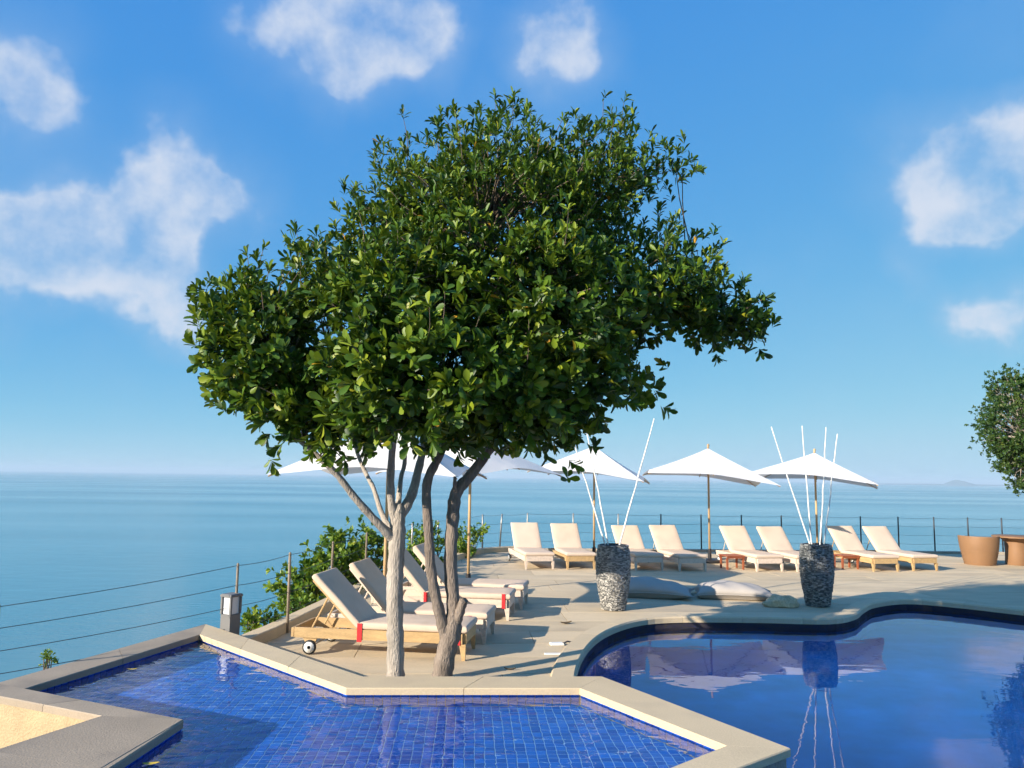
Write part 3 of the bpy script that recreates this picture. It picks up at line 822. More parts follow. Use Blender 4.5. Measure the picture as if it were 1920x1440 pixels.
def make_lounger(wood, ang=46.0, straps=False):
    t = thing('sun_lounger', 'x', 'sun lounger')
    W = .66; ZT = .285
    for s in (-1, 1):
        b = MB(); b.box(s * (W / 2 - .018), 1.0, ZT - .055, .034, 1.92, .11, c=.004); b.build('side_rail', wood, t)
    b = MB(); b.box(0, .018, ZT - .055, W - .074, .034, .11, c=.004); b.build('front_rail', wood, t)
    b = MB(); b.box(0, 1.985, ZT - .055, W - .02, .03, .10, c=.004); b.build('rear_rail', wood, t)
    for s in (-1, 1):
        b = MB(); z0, z1 = 0.0, ZT - .112
        x = s * (W / 2 - .03)
        b.add([(x - .016, .008, z0), (x + .016, .008, z0), (x + .016, .042, z0), (x - .016, .042, z0), (x - .028, .002, z1), (x + .028, .002, z1), (x + .028, .075, z1), (x - .028, .075, z1)], [(3, 2, 1, 0), (0, 1, 5, 4), (1, 2, 6, 5), (2, 3, 7, 6), (3, 0, 4, 7), (4, 5, 6, 7)])
        b.build('leg', wood, t)
        b = MB(); x = s * (W / 2 - .03)
        b.add([(x - .014, 1.74, .06), (x + .014, 1.74, .06), (x + .014, 1.80, .06), (x - .014, 1.80, .06), (x - .014, 1.70, z1), (x + .014, 1.70, z1), (x + .014, 1.86, z1), (x - .014, 1.86, z1)], [(3, 2, 1, 0), (0, 1, 5, 4), (1, 2, 6, 5), (2, 3, 7, 6), (3, 0, 4, 7), (4, 5, 6, 7)])
        b.build('rear_leg', wood, t)
        wx = s * (W / 2 + .012)
        def ring(r0_, r1_, w_, cx):
            bb = MB(); seg = 20; vs_ = []
            for (rr, xx) in ((r0_, -w_), (r1_, -w_ * .8), (r1_, w_ * .8), (r0_, w_)):
                for k in range(seg):
                    th = 2 * math.pi * k / seg; vs_.append((cx + xx, 1.77 + rr * math.cos(th), .078 + rr * math.sin(th)))
            fs_ = []
            for i in range(3):
                for k in range(seg): fs_.append((i * seg + k, i * seg + (k + 1) % seg, (i + 1) * seg + (k + 1) % seg, (i + 1) * seg + k))
            fs_.append(tuple(range(seg))); fs_.append(tuple(3 * seg + k for k in reversed(range(seg))))
            bb.add(vs_, fs_); return bb
        wh = ring(.05, .078, .014, wx).build('wheel', 'rubber', t, True); fix_normals(wh)
        ring(.02, .060, .019, wx).build('hub', 'white_plastic', wh, True)
    b = MB(); b.tube([(-W / 2 - .02, 1.77, .078), (W / 2 + .02, 1.77, .078)], .008, 8); b.build('axle', 'steel', t)
    for k in range(7):
        b = MB(); b.box(0, .12 + k * .165, ZT - .012, W - .074, .07, .02); b.build('slat', wood, t)
    mt = soft_box(W, 1.24, .075, .022, puff=.006)
    mt.v = [(x, y - .01, z + ZT + .002) for x, y, z in mt.v]
    mt.build('mattress', 'cushion', t, True)
    A = R(ang); Mx = Matrix.Translation((0, 1.235, ZT + .004)) @ Matrix.Rotation(A, 4, 'X')
    bk = soft_box(W, .78, .075, .022, puff=.006)
    bk.v = [tuple(Mx @ Vector(p)) for p in bk.v]
    bk.build('back_mattress', 'cushion', t, True)
    b = MB()
    for s in (-1, 1): b.box(s * (W / 2 - .075), .38, -.016, .04, .74, .028, M=Mx)
    b.box(0, .74, -.016, W - .192, .05, .026, M=Mx); b.box(0, .35, -.016, W - .192, .05, .026, M=Mx)
    b.build('back_frame', wood, t)
    for s in (-1, 1):
        p = Mx @ Vector((s * (W / 2 - .11), .50, -.03))
        b = MB(); b.tube([p, (p.x, p.y + .20, ZT - .06)], .011, 6); b.build('prop', wood, t)
    if straps:
        for s in (-1, 1):
            b = MB(); b.box(s * (W / 2 + .004), .085, ZT - .02, .006, .05, .20); b.build('strap', 'red_strap', t)
        b = MB(); b.box(-(W / 2 + .004), 1.20, ZT - .03, .006, .055, .20); b.build('strap', 'red_strap', t)
    return t
ar_ = random.Random(6)
def put_lounger(x, y, rz, wood, label, group, straps=False):
    o = make_lounger(wood, 46 + ar_.uniform(-3.0, 3.0), straps)
    o.location = (x, y, .002); o.rotation_euler = (0, 0, rz + R(ar_.uniform(-1.2, 1.2))); o['label'] = label; o['group'] = group
    return o
g1 = 'loungers in the far row'; g2 = 'loungers beside the tree'
for x, y, rz, wood, lab in [
    (0.66, 17.10, 10.0, 'pale_wood', 'pale framed lounger at the left end of the far row'),
    (1.57, 17.20, 9.5, 'teak', 'teak lounger beside the umbrella pole, second in the far row from the left'),
    (3.06, 17.18, 9.0, 'pale_wood', 'pale lounger just right of the paler stone vase, third in the far row'),
    (4.00, 17.12, 10.5, 'pale_wood', 'pale lounger on the left side of the red wood side table'),
    (5.74, 17.30, 10.5, 'pale_wood', 'pale lounger on the right side of the red wood side table'),
    (6.64, 17.32, 10.0, 'pale_wood', 'pale lounger partly hidden by the dark stone vase'),
    (8.45, 17.60, 10.5, 'teak', 'teak lounger just right of the dark stone vase'),
    (9.45, 17.82, 11.0, 'teak', 'teak lounger at the right end of the far row')]:
    put_lounger(x, y, R(rz), wood, lab, g1)
nd = math.atan2(0.99, -0.136)                  # loungers beside the tree: back towards -X
for x, y, wood, st, lab in [
    (-0.42, 8.98, 'teak', True, 'nearest teak lounger with red straps behind the tree trunks'),
    (-0.22, 9.84, 'pale_wood', False, 'pale lounger close behind the nearest teak lounger'),
    (0.05, 11.36, 'pale_wood', True, 'pale lounger with red strap, third from the pool coping'),
    (0.26, 12.28, 'pale_wood', False, 'pale lounger farthest from the pool of the four beside the tree')]:
    put_lounger(x, y, R(90 - 7.8 + 0), wood, lab, g2, st)

# ------------------------------------------------------------------ umbrellas
def make_umbrella(Rr=1.72, apex=2.78, rim=1.98, tilt=(0.0, 0.0), scal=.10, dome=.0):
    t = thing('parasol', 'x', 'umbrella')
    b = MB(); b.lathe([(.27, 0), (.28, .015), (.28, .05), (.25, .07), (.06, .085), (.045, .10), (.045, .32)], 24); o = b.build('base', 'dark_metal', t); shade_auto(o)
    b = MB(); b.tube([(0, 0, .05), (0, 0, 1.2), (0, 0, apex - .05)], [.026, .026, .024], 12); b.build('pole', 'pole_wood', t, True)
    Mt = Matrix.Translation((0, 0, apex)) @ Matrix.Rotation(tilt[0], 4, 'Y') @ Matrix.Rotation(tilt[1], 4, 'X')
    H = apex - rim
    nth, nu = 48, 10
    vs = []
    for i in range(nu + 1):
        u = i / nu
        for k in range(nth):
            th = 2 * math.pi * k / nth
            # square outline with slightly hollow edges
            q = (th % (math.pi / 2)) / (math.pi / 2); e = math.sin(math.pi * q)
            rad = Rr * (math.cos(math.pi / 4) / math.cos(th % (math.pi / 2) - math.pi / 4)) * (1 - scal * .6 * e * u)
            z = -H * (u ** (.95 + dome)) + .11 * e * u * u - .035 * math.sin(2 * math.pi * q * 2) ** 2 * u * (1 - u)
            vs.append(tuple(Mt @ Vector((rad * u * math.cos(th), rad * u * math.sin(th), z))))
    fs = [(i * nth + k, i * nth + (k + 1) % nth, (i + 1) * nth + (k + 1) % nth, (i + 1) * nth + k) for i in range(nu) for k in range(nth)]
    b = MB(); b.add(vs, [tuple(reversed(f)) for f in fs]); c_ = b.build('canopy', 'canopy', t); shade_auto(c_, 20)
    b = MB(); b.lathe([(.02, 0), (.03, .03), (.022, .055), (.034, .085), (.02, .115), (.004, .12)], 12)
    b.v = [tuple(Mt @ Vector((x, y, z - .01))) for x, y, z in b.v]; b.build('finial', 'pole_wood', t, True)
    hub = Mt @ Vector((0, 0, -H * .55))
    b = MB(); b.lathe([(.05, -.04), (.055, 0), (.05, .04)], 12, tuple(hub)); b.build('hub', 'dark_metal', t)
    for k in range(8):
        th = k * math.pi / 4
        rr = (Rr if k % 2 == 0 else Rr * math.cos(math.pi / 4) * .93) * .985
        tip = Mt @ Vector((rr * math.cos(th), rr * math.sin(th), -H + (.0 if k % 2 == 0 else .11) - .02))
        top = Mt @ Vector((.03 * math.cos(th), .03 * math.sin(th), -.05))
        midp = top.lerp(tip, .5) + Vector((0, 0, -.005))
        b = MB(); b.tube([top, midp, tip], .011, 6); rb = b.build('rib', 'pole_wood', t, True)
        b = MB(); b.tube([hub, midp], .008, 6); b.build('strut', 'pole_wood', rb, True)
    b = MB(); b.tube([hub + Vector((.03, 0, -.03)), hub + Vector((.055, .01, -.12)), hub + Vector((.04, .01, -.24)), hub + Vector((.075, 0, -.34))], .012, 6); b.build('pull_cord', 'rubber', t, True)
    return t
um = [
    (-1.70, 10.75, 38, (R(0), R(0)), 1.72, 2.74, 1.98, 'white umbrella over the near loungers, its top hidden by the tree'),
    (-0.71, 13.60, 8, (R(0), R(0)), 1.66, 2.72, 2.03, 'white umbrella just behind the forked tree trunk'),
    (2.05, 19.05, 32, (R(4.5), R(0)), 1.92, 2.78, 2.00, 'white umbrella behind the paler stone vase and its poles'),
    (4.86, 19.05, 38, (R(5), R(0)), 2.10, 2.76, 1.98, 'white umbrella between the two stone vases'),
    (7.86, 20.00, 20, (R(4.5), R(0)), 2.16, 2.72, 1.98, 'white umbrella behind the dark stone vase')]
for x, y, rz, tilt, Rr, ap, rim, lab in um:
    # tilt is given in world axes: undo the thing's own turn
    tq = Matrix.Rotation(-R(rz), 3, 'Z') @ Vector((math.sin(tilt[0]), 0, 0))
    u_ = make_umbrella(Rr, ap, rim, (math.asin(tq.x), -math.asin(tq.y)))
    u_.location = (x, y, .002); u_.rotation_euler = (0, 0, R(rz)); u_['label'] = lab; u_['group'] = 'umbrellas on the terrace'

# ------------------------------------------------------------------ vases and poles
def vase(loc, matn, seed, label):
    t = thing('stone_vase', label, 'vase', loc)
    rr = random.Random(seed)
    prof = [(.165, 0), (.185, .12), (.225, .35), (.245, .55), (.247, .72), (.235, .88), (.215, .98)]
    Zs = [p[1] for p in prof]; Rs = [p[0] for p in prof]
    b = MB(); b.lathe([(p[0] - .012, p[1]) for p in prof] + [(.17, .985), (.15, .90), (.13, .3)], 32, capt=True); b.build('body', 'vase_core', t, True)
    s = MB(); z = .008; h = .98
    while z < h - .01:
        hh = rr.uniform(.011, .019); r = float(np.interp(z + hh / 2, Zs, Rs)); th = rr.uniform(0, 1)
        end = th + 2 * math.pi
        while th < end - .05:
            w = rr.uniform(.022, .05); dth = w / r
            c_, s_ = math.cos(th + dth / 2), math.sin(th + dth / 2)
            d = r + rr.uniform(-.006, .010)
            s.box(d * c_ - .0 , d * s_, z + hh / 2, .03, w * .92, hh * .86, rot=th + dth / 2 + rr.uniform(-.08, .08), tint=rr.random() ** 1.4)
            th += dth
        z += hh
    s.build('stone_cladding', matn, t, kind='stuff')
    return t
vase((1.60, 12.11, .001), 'slate_pale', 3, 'tall stacked-stone vase with pale lower half near the pool bend')
vase((4.98, 12.73, .001), 'slate_dark', 9, 'dark stacked-slate vase beside the pool coping')
def rod(p0, p1, base, label, grp):
    p0, p1 = Vector(p0), Vector(p1)
    rnd = random.Random(label)
    d = p1 - p0
    pts = [base]; n_ = 9
    for k in range(n_ + 1):
        t = k / n_; j = Vector((rnd.uniform(-1, 1), rnd.uniform(-1, 1), 0)) * .008 * math.sin(math.pi * t)
        bow = Vector((d.y, -d.x, 0)) * .02 * math.sin(math.pi * t)
        pts.append(p0 + d * t + j + bow)
    r_ = [.0125] + [.0125 - .005 * k / n_ + (.0015 if k % 2 else 0) for k in range(n_ + 1)]
    b = MB(); b.tube(pts, r_, 8)
    return b.build('bamboo_pole', 'bamboo', None, True, label=label, category='pole', group=grp)
v1 = (1.60, 12.11); v2 = (4.98, 12.73)
for p0, p1, lab in [((1.46, 12.08, 1.02), (0.95, 12.0, 2.63), 'white pole leaning farthest left out of the paler vase'),
                    ((1.52, 12.17, 1.02), (1.21, 12.3, 2.70), 'middle white pole of the paler stone vase'),
                    ((1.70, 12.06, 1.02), (2.22, 11.95, 2.93), 'long white pole leaning right out of the paler vase')]:
    rod(p0, p1, Vector((v1[0] + (p0[0] - v1[0]) * -.3, v1[1], .32)), lab, 'poles in the paler vase')
for p0, p1, lab in [((4.85, 12.68, 1.02), (4.26, 12.6, 2.87), 'white pole leaning farthest left out of the dark vase'),
                    ((4.93, 12.80, 1.02), (4.86, 12.85, 2.91), 'upright white pole left of the umbrella stem in the dark vase'),
                    ((5.08, 12.80, 1.02), (5.28, 12.9, 2.90), 'tall straight white pole right of the umbrella stem in the dark vase'),
                    ((5.09, 12.66, 1.02), (5.34, 12.6, 2.77), 'white pole leaning farthest right in the dark vase')]:
    rod(p0, p1, Vector((v2[0] + (p0[0] - v2[0]) * -.3, v2[1], .32)), lab, 'poles in the dark vase')

# ------------------------------------------------------------------ side tables, tub chair, pedestal table
def side_table(loc, rz, label):
    t = thing('side_table', label, 'table', loc, rz, 'wooden side tables')
    for k in range(5):
        b = MB(); b.box(-.18 + k * .09, 0, .30, .082, .44, .022, c=.003); b.build('top_slat', 'red_wood', t)
    for s in (-1, 1):
        b = MB(); b.box(0, s * .19, .268, .42, .025, .04); b.build('apron', 'red_wood', t)
        for q in (-1, 1):
            b = MB(); b.box(q * .19, s * .16, .124, .035, .035, .248, top=1.2); b.build('leg', 'red_wood', t)
side_table((5.03, 17.75, .001), R(10), 'small red wood side table beneath the middle far umbrella')
side_table((7.78, 18.15, .001), R(10), 'small red wood side table half hidden behind the dark vase')

tb = thing('tub_chair', 'tan tapered tub chair by the sea fence at right', 'chair', (11.66, 19.45, .001), R(75))
seg = 40; vs = []; fs = []
prof = [(.34, .0), (.37, .12), (.425, .40), (.455, .68), (.45, .70), (.425, .70), (.395, .66), (.36, .42), (.34, .40)]
for r, z in prof:
    for k in range(seg):
        th = 2 * math.pi * k / seg
        dip = .5 * (1 + math.cos(th)) ; dip = max(0, (dip - .62) / .38) ** .8
        zz = z - dip * max(0, z - .42) * .92
        vs.append((r * math.cos(th), r * math.sin(th), zz))
for i in range(len(prof) - 1):
    for k in range(seg): fs.append((i * seg + k, i * seg + (k + 1) % seg, (i + 1) * seg + (k + 1) % seg, (i + 1) * seg + k))
fs.append(tuple(reversed(range(seg)))); fs.append(tuple((len(prof) - 1) * seg + k for k in range(seg)))
b = MB(); b.add(vs, fs); o = b.build('shell', 'wicker', tb); shade_auto(o, 40)
b = MB(); b.lathe([(.30, .40), (.335, .42), (.335, .46), (.30, .48)], 32); o = b.build('seat_cushion', 'cushion', tb); shade_auto(o)
b = MB(); b.tube([(.412 * math.cos(a), .412 * math.sin(a), .345) for a in [2 * math.pi * k / 48 for k in range(49)]], .006, 6, cap=False); b.build('seam', 'wicker', tb, True)
pt = thing('pedestal_table', 'round tan pedestal table beside the tub chair', 'table', (12.62, 19.50, .001))
b = MB(); b.lathe([(.25, 0), (.26, .02), (.25, .3), (.26, .56), (.34, .64), (.36, .66)], 36); o = b.build('pedestal', 'wicker', pt); shade_auto(o, 40)
b = MB(); b.lathe([(.50, .662), (.52, .668), (.52, .70), (.505, .708)], 44); o = b.build('table_top', 'wicker', pt); shade_auto(o, 40)

# ------------------------------------------------------------------ cushions, rock, litter
def floor_cushion(loc, rz, L_, W_, H_, label, seed, lean):
    rr = random.Random(seed); n_ = 22; b = MB(); vs = []; fs = []
    for lay, sg in ((0, 1), (1, -1)):
        for i in range(n_ + 1):
            for j in range(n_ + 1):
                u = i / n_ * 2 - 1; v = j / n_ * 2 - 1
                pin = 1 - .10 * (1 - abs(u) ** 2) * abs(v) ** 3 ; pin2 = 1 - .10 * (1 - abs(v) ** 2) * abs(u) ** 3
                th = (max(0, 1 - abs(u) ** 2.6) * max(0, 1 - abs(v) ** 2.6)) ** .55
                x = u * L_ / 2 * pin2; y = v * W_ / 2 * pin
                bias = 1 + lean * -u
                zc = .5 * H_ * .55 * (1 - .25 * u * u)
                z = zc + sg * .5 * H_ * th * bias + .012 * math.sin(9 * u + 4 * v + seed) * th * (sg > 0)
                z = max(z, .002 + .0005 * lay)
                vs.append((x, y, z if sg > 0 else min(z, .06 + .04 * (1 - th))))
    m = n_ + 1
    for lay in (0, 1):
        for i in range(n_):
            for j in range(n_):
                f = (lay * m * m + i * m + j, lay * m * m + (i + 1) * m + j, lay * m * m + (i + 1) * m + j + 1, lay * m * m + i * m + j + 1)
                fs.append(f if lay == 0 else tuple(reversed(f)))
    rim = [(0, j) for j in range(m)] + [(i, n_) for i in range(1, m)] + [(n_, j) for j in reversed(range(n_))] + [(i, 0) for i in reversed(range(1, n_))]
    for k in range(len(rim)):
        (i0, j0), (i1, j1) = rim[k], rim[(k + 1) % len(rim)]
        fs.append((i0 * m + j0, i1 * m + j1, m * m + i1 * m + j1, m * m + i0 * m + j0))
    b.add(vs, fs)
    t = thing('floor_cushion', label, 'cushion', loc, rz, 'floor cushions by the pool')
    o = b.build('cover', 'grey_fabric', t, True); fix_normals(o)
    # piped seam round the edge
    pts = []
    for k in range(0, len(rim) + 1, 1):
        i0, j0 = rim[k % len(rim)]; p = Vector(vs[i0 * m + j0]); q = Vector(vs[m * m + i0 * m + j0]); pts.append((p + q) / 2)
    s = MB(); s.tube(pts, .007, 5, cap=False); s.build('piping', 'grey_fabric', t, True)
floor_cushion((2.50, 13.60, .002), R(-14), 1.35, .95, .36, 'grey floor cushion right behind the paler stone vase', 1, .45)
floor_cushion((3.86, 13.55, .002), R(-10), 1.35, .90, .32, 'grey floor cushion between the vases with its corner on the paving', 2, .25)

def boulder(loc, s, label, seed):
    import bmesh
    from mathutils import noise as mn
    bm = bmesh.new(); bmesh.ops.create_icosphere(bm, subdivisions=4, radius=1)
    for v in bm.verts:
        d = 1 + .28 * mn.noise(v.co * 1.6 + Vector((seed, 0, 0))) + .12 * mn.noise(v.co * 4 + Vector((0, seed, 0)))
        v.co = Vector((v.co.x * s[0] * d, v.co.y * s[1] * d, max(v.co.z * s[2] * d, -s[2] * .3)))
    me = bpy.data.meshes.new('rock'); bm.to_mesh(me); bm.free(); me.materials.append(MATS['rock'])
    me.polygons.foreach_set('use_smooth', [True] * len(me.polygons))
    return link('rock', me, None, label, 'rock', loc=loc)
boulder((4.36, 12.62, .045), (.27, .15, .13), 'low tan rock beside the dark stone vase at the pool edge', 5)

def flat_leaf(name, loc, rz, L_, W_, matn, label, cat='leaf', grp=None, curl=.02):
    b = MB(); vs = []; n_ = 6
    for i in range(n_ + 1):
        t = i / n_; w = W_ * math.sin(math.pi * min(max(t, .04), .97)) ** .8
        for s in (-1, 0, 1): vs.append((t * L_ - L_ / 2, s * w / 2, curl * (abs(s) * .8 + (2 * t - 1) ** 2) + .002))
    fs = [(i * 3 + j, (i + 1) * 3 + j, (i + 1) * 3 + j + 1, i * 3 + j + 1) for i in range(n_) for j in range(2)]
    b.add(vs, fs); o = b.build(name, matn, None, True, label=label, category=cat, group=grp); o.location = loc; o.rotation_euler = (0, 0, rz)
    return o
gl = 'leaves fallen about the pools'
flat_leaf('fallen_leaf', (0.79, 10.9, .003), R(25), .17, .08, 'dry_leaf', 'dark dry leaf on the paving left of the pool bend', grp=gl, curl=.018)
flat_leaf('fallen_leaf', (-0.86, 7.2, CZ - .24), R(60), .22, .1, 'dry_leaf', 'dark dry leaf between the two tree trunks', grp=gl, curl=.09)
flat_leaf('fallen_leaf', (0.02, 8.30, .003), R(-5), .12, .03, 'dry_leaf', 'thin dry leaf on the paving behind the flat coping stretch', grp=gl, curl=.015)
flat_leaf('fallen_leaf', (-2.22, 5.05, WZ + .002), R(12), .10, .045, 'yellow_leaf', 'yellow leaf floating by the grey planter corner', grp=gl, curl=.006)
flat_leaf('fallen_leaf', (-3.46, 7.35, WZ + .002), R(10), .09, .04, 'yellow_leaf', 'pale leaf floating by the far left pool edge', grp=gl, curl=.006)
b = MB(); b.box(0, 0, .006, .26, .06, .012, c=.003); o = b.build('white_batten', 'white_plastic', None, label='flat white strip lying on the paving by the pool bend', category='strip'); o.location = (0.54, 9.05, .002); o.rotation_euler = (0, 0, R(6))
st_ = thing('strap_buckle', 'small white buckle with dark strap lying on the paving', 'strap', (0.58, 9.55, .003), R(10))
b = MB(); b.box(0, 0, .012, .16, .10, .024, c=.008); b.build('buckle', 'white_plastic', st_)
b = MB(); b.tube([(.08, 0, .012), (.14, .03, .03), (.22, .0, .02), (.32, .02, .008)], .010, 6); b.build('strap', 'dark_metal', st_, True)

# ------------------------------------------------------------------ plants
def leaf_template(bend=.14, fold=.16):
    """obovate blade: narrow base, broad shoulder, blunt tip"""
    v = [(0, 0, 0)]
    for t, w in ((.34, .27), (.66, .47), (.89, .36)):
        v += [(-w, t, 0), (0, t, 0), (w, t, 0)]
    v = np.array(v + [(0, 1.0, 0)], float)
    v[:, 2] = fold * np.abs(v[:, 0]) - bend * v[:, 1] ** 2
    f = [(0, 2, 1), (0, 3, 2), (1, 2, 5, 4), (2, 3, 6, 5), (4, 5, 8, 7), (5, 6, 9, 8), (7, 8, 10), (8, 9, 10)]
    return v, f
def gen_leaves(blobs, density, clump_r, ros_per, leaves_per, llen, seed, upw=.16, inner=.25, wid=.46, sprigs=0, tall=None):
    """leaves in rosettes, rosettes in clumps, clumps over and inside the blobs. returns pos, dir, nrm, len, width, tint and clump centres"""
    g = np.random.default_rng(seed)
    B = np.array(blobs)
    clumps = []
    for b in B:
        a, c, d = b[3:6]
        surf = 4 * math.pi * (((a * c) ** 1.6 + (a * d) ** 1.6 + (c * d) ** 1.6) / 3) ** (1 / 1.6)
        n_ = max(4, int(surf * density))
        dirs = g.normal(size=(n_, 3)); dirs /= np.linalg.norm(dirs, axis=1)[:, None]
        rad = np.where(g.random(n_) < inner, g.uniform(.35, .75, n_), g.uniform(.80, 1.06, n_))
        pts = b[:3] + dirs * rad[:, None] * b[3:6]
        nr = dirs / b[3:6]; nr /= np.linalg.norm(nr, axis=1)[:, None]
        dep = np.min(np.stack([np.linalg.norm((pts - q[:3]) / q[3:6], axis=1) for q in B]), axis=0)
        keep = (dep > .55) | (g.random(n_) < .35)
        clumps += list(zip(pts[keep], nr[keep]))
    CP = np.array([c[0] for c in clumps]); CN = np.array([c[1] for c in clumps]); nc = len(CP)
    def unit(v): return v / (np.linalg.norm(v, axis=1)[:, None] + 1e-9)
    ct = np.repeat(g.normal(.42, .16, nc), ros_per)
    cp = np.repeat(CP, ros_per, axis=0); nr = np.repeat(CN, ros_per, axis=0); nrs = len(cp)
    base = cp + g.normal(size=(nrs, 3)) * clump_r * .55
    SHOOTS = ([], [])
    if sprigs:                                   # shoots standing clear of the crown
        sh = (np.arange(nrs) % ros_per == ros_per - 1) & (g.random(nrs) < sprigs)
        alt = cp + nr * clump_r * g.uniform(.7, 1.2, (nrs, 1)); alt[:, 2] += clump_r * g.uniform(.2, .8, nrs) * (1 + .9 * np.maximum(nr[:, 2], 0))
        base = np.where(sh[:, None], alt, base); SHOOTS = (cp[sh], alt[sh])
    ax = nr * g.uniform(.4, 1.0, (nrs, 1)) + g.normal(size=(nrs, 3)) * .35
    ax[:, 2] += upw + g.uniform(-.2, .4, nrs)
    if tall: ax[:, 2] += .9 * np.clip((base[:, 2] - tall[0]) / (tall[1] - tall[0]), 0, 1)
    ax = unit(ax)
    t1 = unit(np.cross(ax, np.array([0.3, 0.2, 1.0]))); t2 = np.cross(ax, t1)
    cnt = np.maximum(3, leaves_per + g.integers(-2, 3, nrs))
    ri = np.repeat(np.arange(nrs), cnt); q = np.concatenate([np.arange(c) for c in cnt]); nl = len(ri)
    th = g.uniform(0, 6.28, nrs)[ri] + q * 2.399 + g.normal(size=nl) * .2
    el = g.uniform(.15, 1.15, nl)
    rad = t1[ri] * np.cos(th)[:, None] + t2[ri] * np.sin(th)[:, None]
    A = ax[ri]; ce, se = np.cos(el)[:, None], np.sin(el)[:, None]
    D = A * ce + rad * se
    nn = A * se - rad * ce + g.normal(size=(nl, 3)) * .25
    nn = unit(nn - D * np.sum(nn * D, axis=1)[:, None])
    P = base[ri] + A * g.uniform(-.04, .04, (nl, 1))
    Ln = llen * g.uniform(.65, 1.2, nl)
    u = g.random(nl)
    Tt = np.where(u > .996, 1.0, np.where(u > .985, .965, np.clip(ct[ri] + g.normal(size=nl) * .22, 0, .92)))
    Wd = g.uniform(.75, 1.15, nl)
    if tall:                                     # smaller, narrower, more upright leaves towards the top
        f = np.clip((P[:, 2] - tall[0]) / (tall[1] - tall[0]), 0, 1); Ln = Ln * (1.12 - .32 * f); Wd = Wd * (1.05 - .35 * f)
    return P, D, nn, Ln, Tt, CP, wid, SHOOTS, Wd
def leaves_mesh(name, data, sel, matn):
    P, D, Nn, Ln, Tt, C, wid = data[:7]
    P, D, Nn, Ln, Tt, Wd = P[sel], D[sel], Nn[sel], Ln[sel], Tt[sel], data[8][sel]
    tv, tf = leaf_template()
    X = np.cross(D, Nn)
    V = P[:, None, :] + Ln[:, None, None] * (tv[None, :, 0:1] * (wid / .94) * Wd[:, None, None] * X[:, None, :] + tv[None, :, 1:2] * D[:, None, :] + tv[None, :, 2:3] * Nn[:, None, :])
    n_ = len(P); V = V.reshape(-1, 3)
    loops = np.concatenate([np.array(f) for f in tf]); cnt = np.array([len(f) for f in tf])
    LI = (loops[None, :] + (np.arange(n_) * len(tv))[:, None]).ravel()
    CT = np.tile(cnt, n_); ST = np.concatenate([[0], np.cumsum(CT)[:-1]])
    me = bpy.data.meshes.new(name)
    me.vertices.add(len(V)); me.vertices.foreach_set('co', V.astype(np.float32).ravel())
    me.loops.add(len(LI)); me.loops.foreach_set('vertex_index', LI.astype(np.int32))
    me.polygons.add(len(CT)); me.polygons.foreach_set('loop_start', ST.astype(np.int32)); me.polygons.foreach_set('loop_total', CT.astype(np.int32))
    me.polygons.foreach_set('use_smooth', np.ones(len(CT), bool))
    a = me.attributes.new('tint', 'FLOAT', 'POINT'); a.data.foreach_set('value', np.repeat(Tt, len(tv)).astype(np.float32))
    me.update(calc_edges=True); me.validate()
    me.materials.append(MATS[matn])
    return me
def limb(pts, n=5):
    c = crom(pts, n)
    return [p[:3] for p in c], [p[3] for p in c]

# --- the tree by the pool
CROWN = [(-0.18,7.60,4.22, 1.21,1.50,1.21), (-0.20,7.60,5.12, 0.74,1.00,0.58), (0.82,7.90,5.14, 0.71,1.00,0.60), (-0.93,7.80,4.96, 0.59,0.90,0.49), (1.29,8.00,4.12, 0.89,1.10,0.67),
         (2.16,8.10,3.81, 0.56,0.70,0.42), (2.50,8.10,3.58, 0.34,0.40,0.22), (1.06,8.00,3.43, 0.39,0.60,0.33), (1.28,8.00,2.98, 0.28,0.40,0.28), (-2.61,7.70,3.44, 0.59,0.90,0.59),
         (-1.96,7.60,3.97, 0.47,0.80,0.47), (-2.27,7.60,2.78, 0.63,0.70,0.32), (-1.74,7.40,2.40, 0.46,0.60,0.26), (-0.76,6.80,2.90, 0.90,1.10,0.61), (0.10,7.00,2.75, 0.58,0.80,0.44),
         (-1.08,6.90,3.60, 0.67,0.90,0.57), (0.38,6.90,3.62, 0.77,0.90,0.72), (-0.30,7.40,2.47, 0.62,0.70,0.21), (-1.43,7.60,4.37, 0.47,0.80,0.47), (1.64,8.00,5.31, 0.33,0.50,0.28),
         (0.47,7.50,2.49, 0.40,0.50,0.32), (-2.88,7.80,3.79, 0.38,0.50,0.32),
         (-1.62,7.2,2.62, .66,.7,.38), (-0.95,6.95,2.70, .75,.7,.36), (-0.15,7.1,2.78, .75,.7,.38), (.55,7.3,2.85,.6,.7,.42), (-2.35,7.5,3.05, .7,.8,.5)]
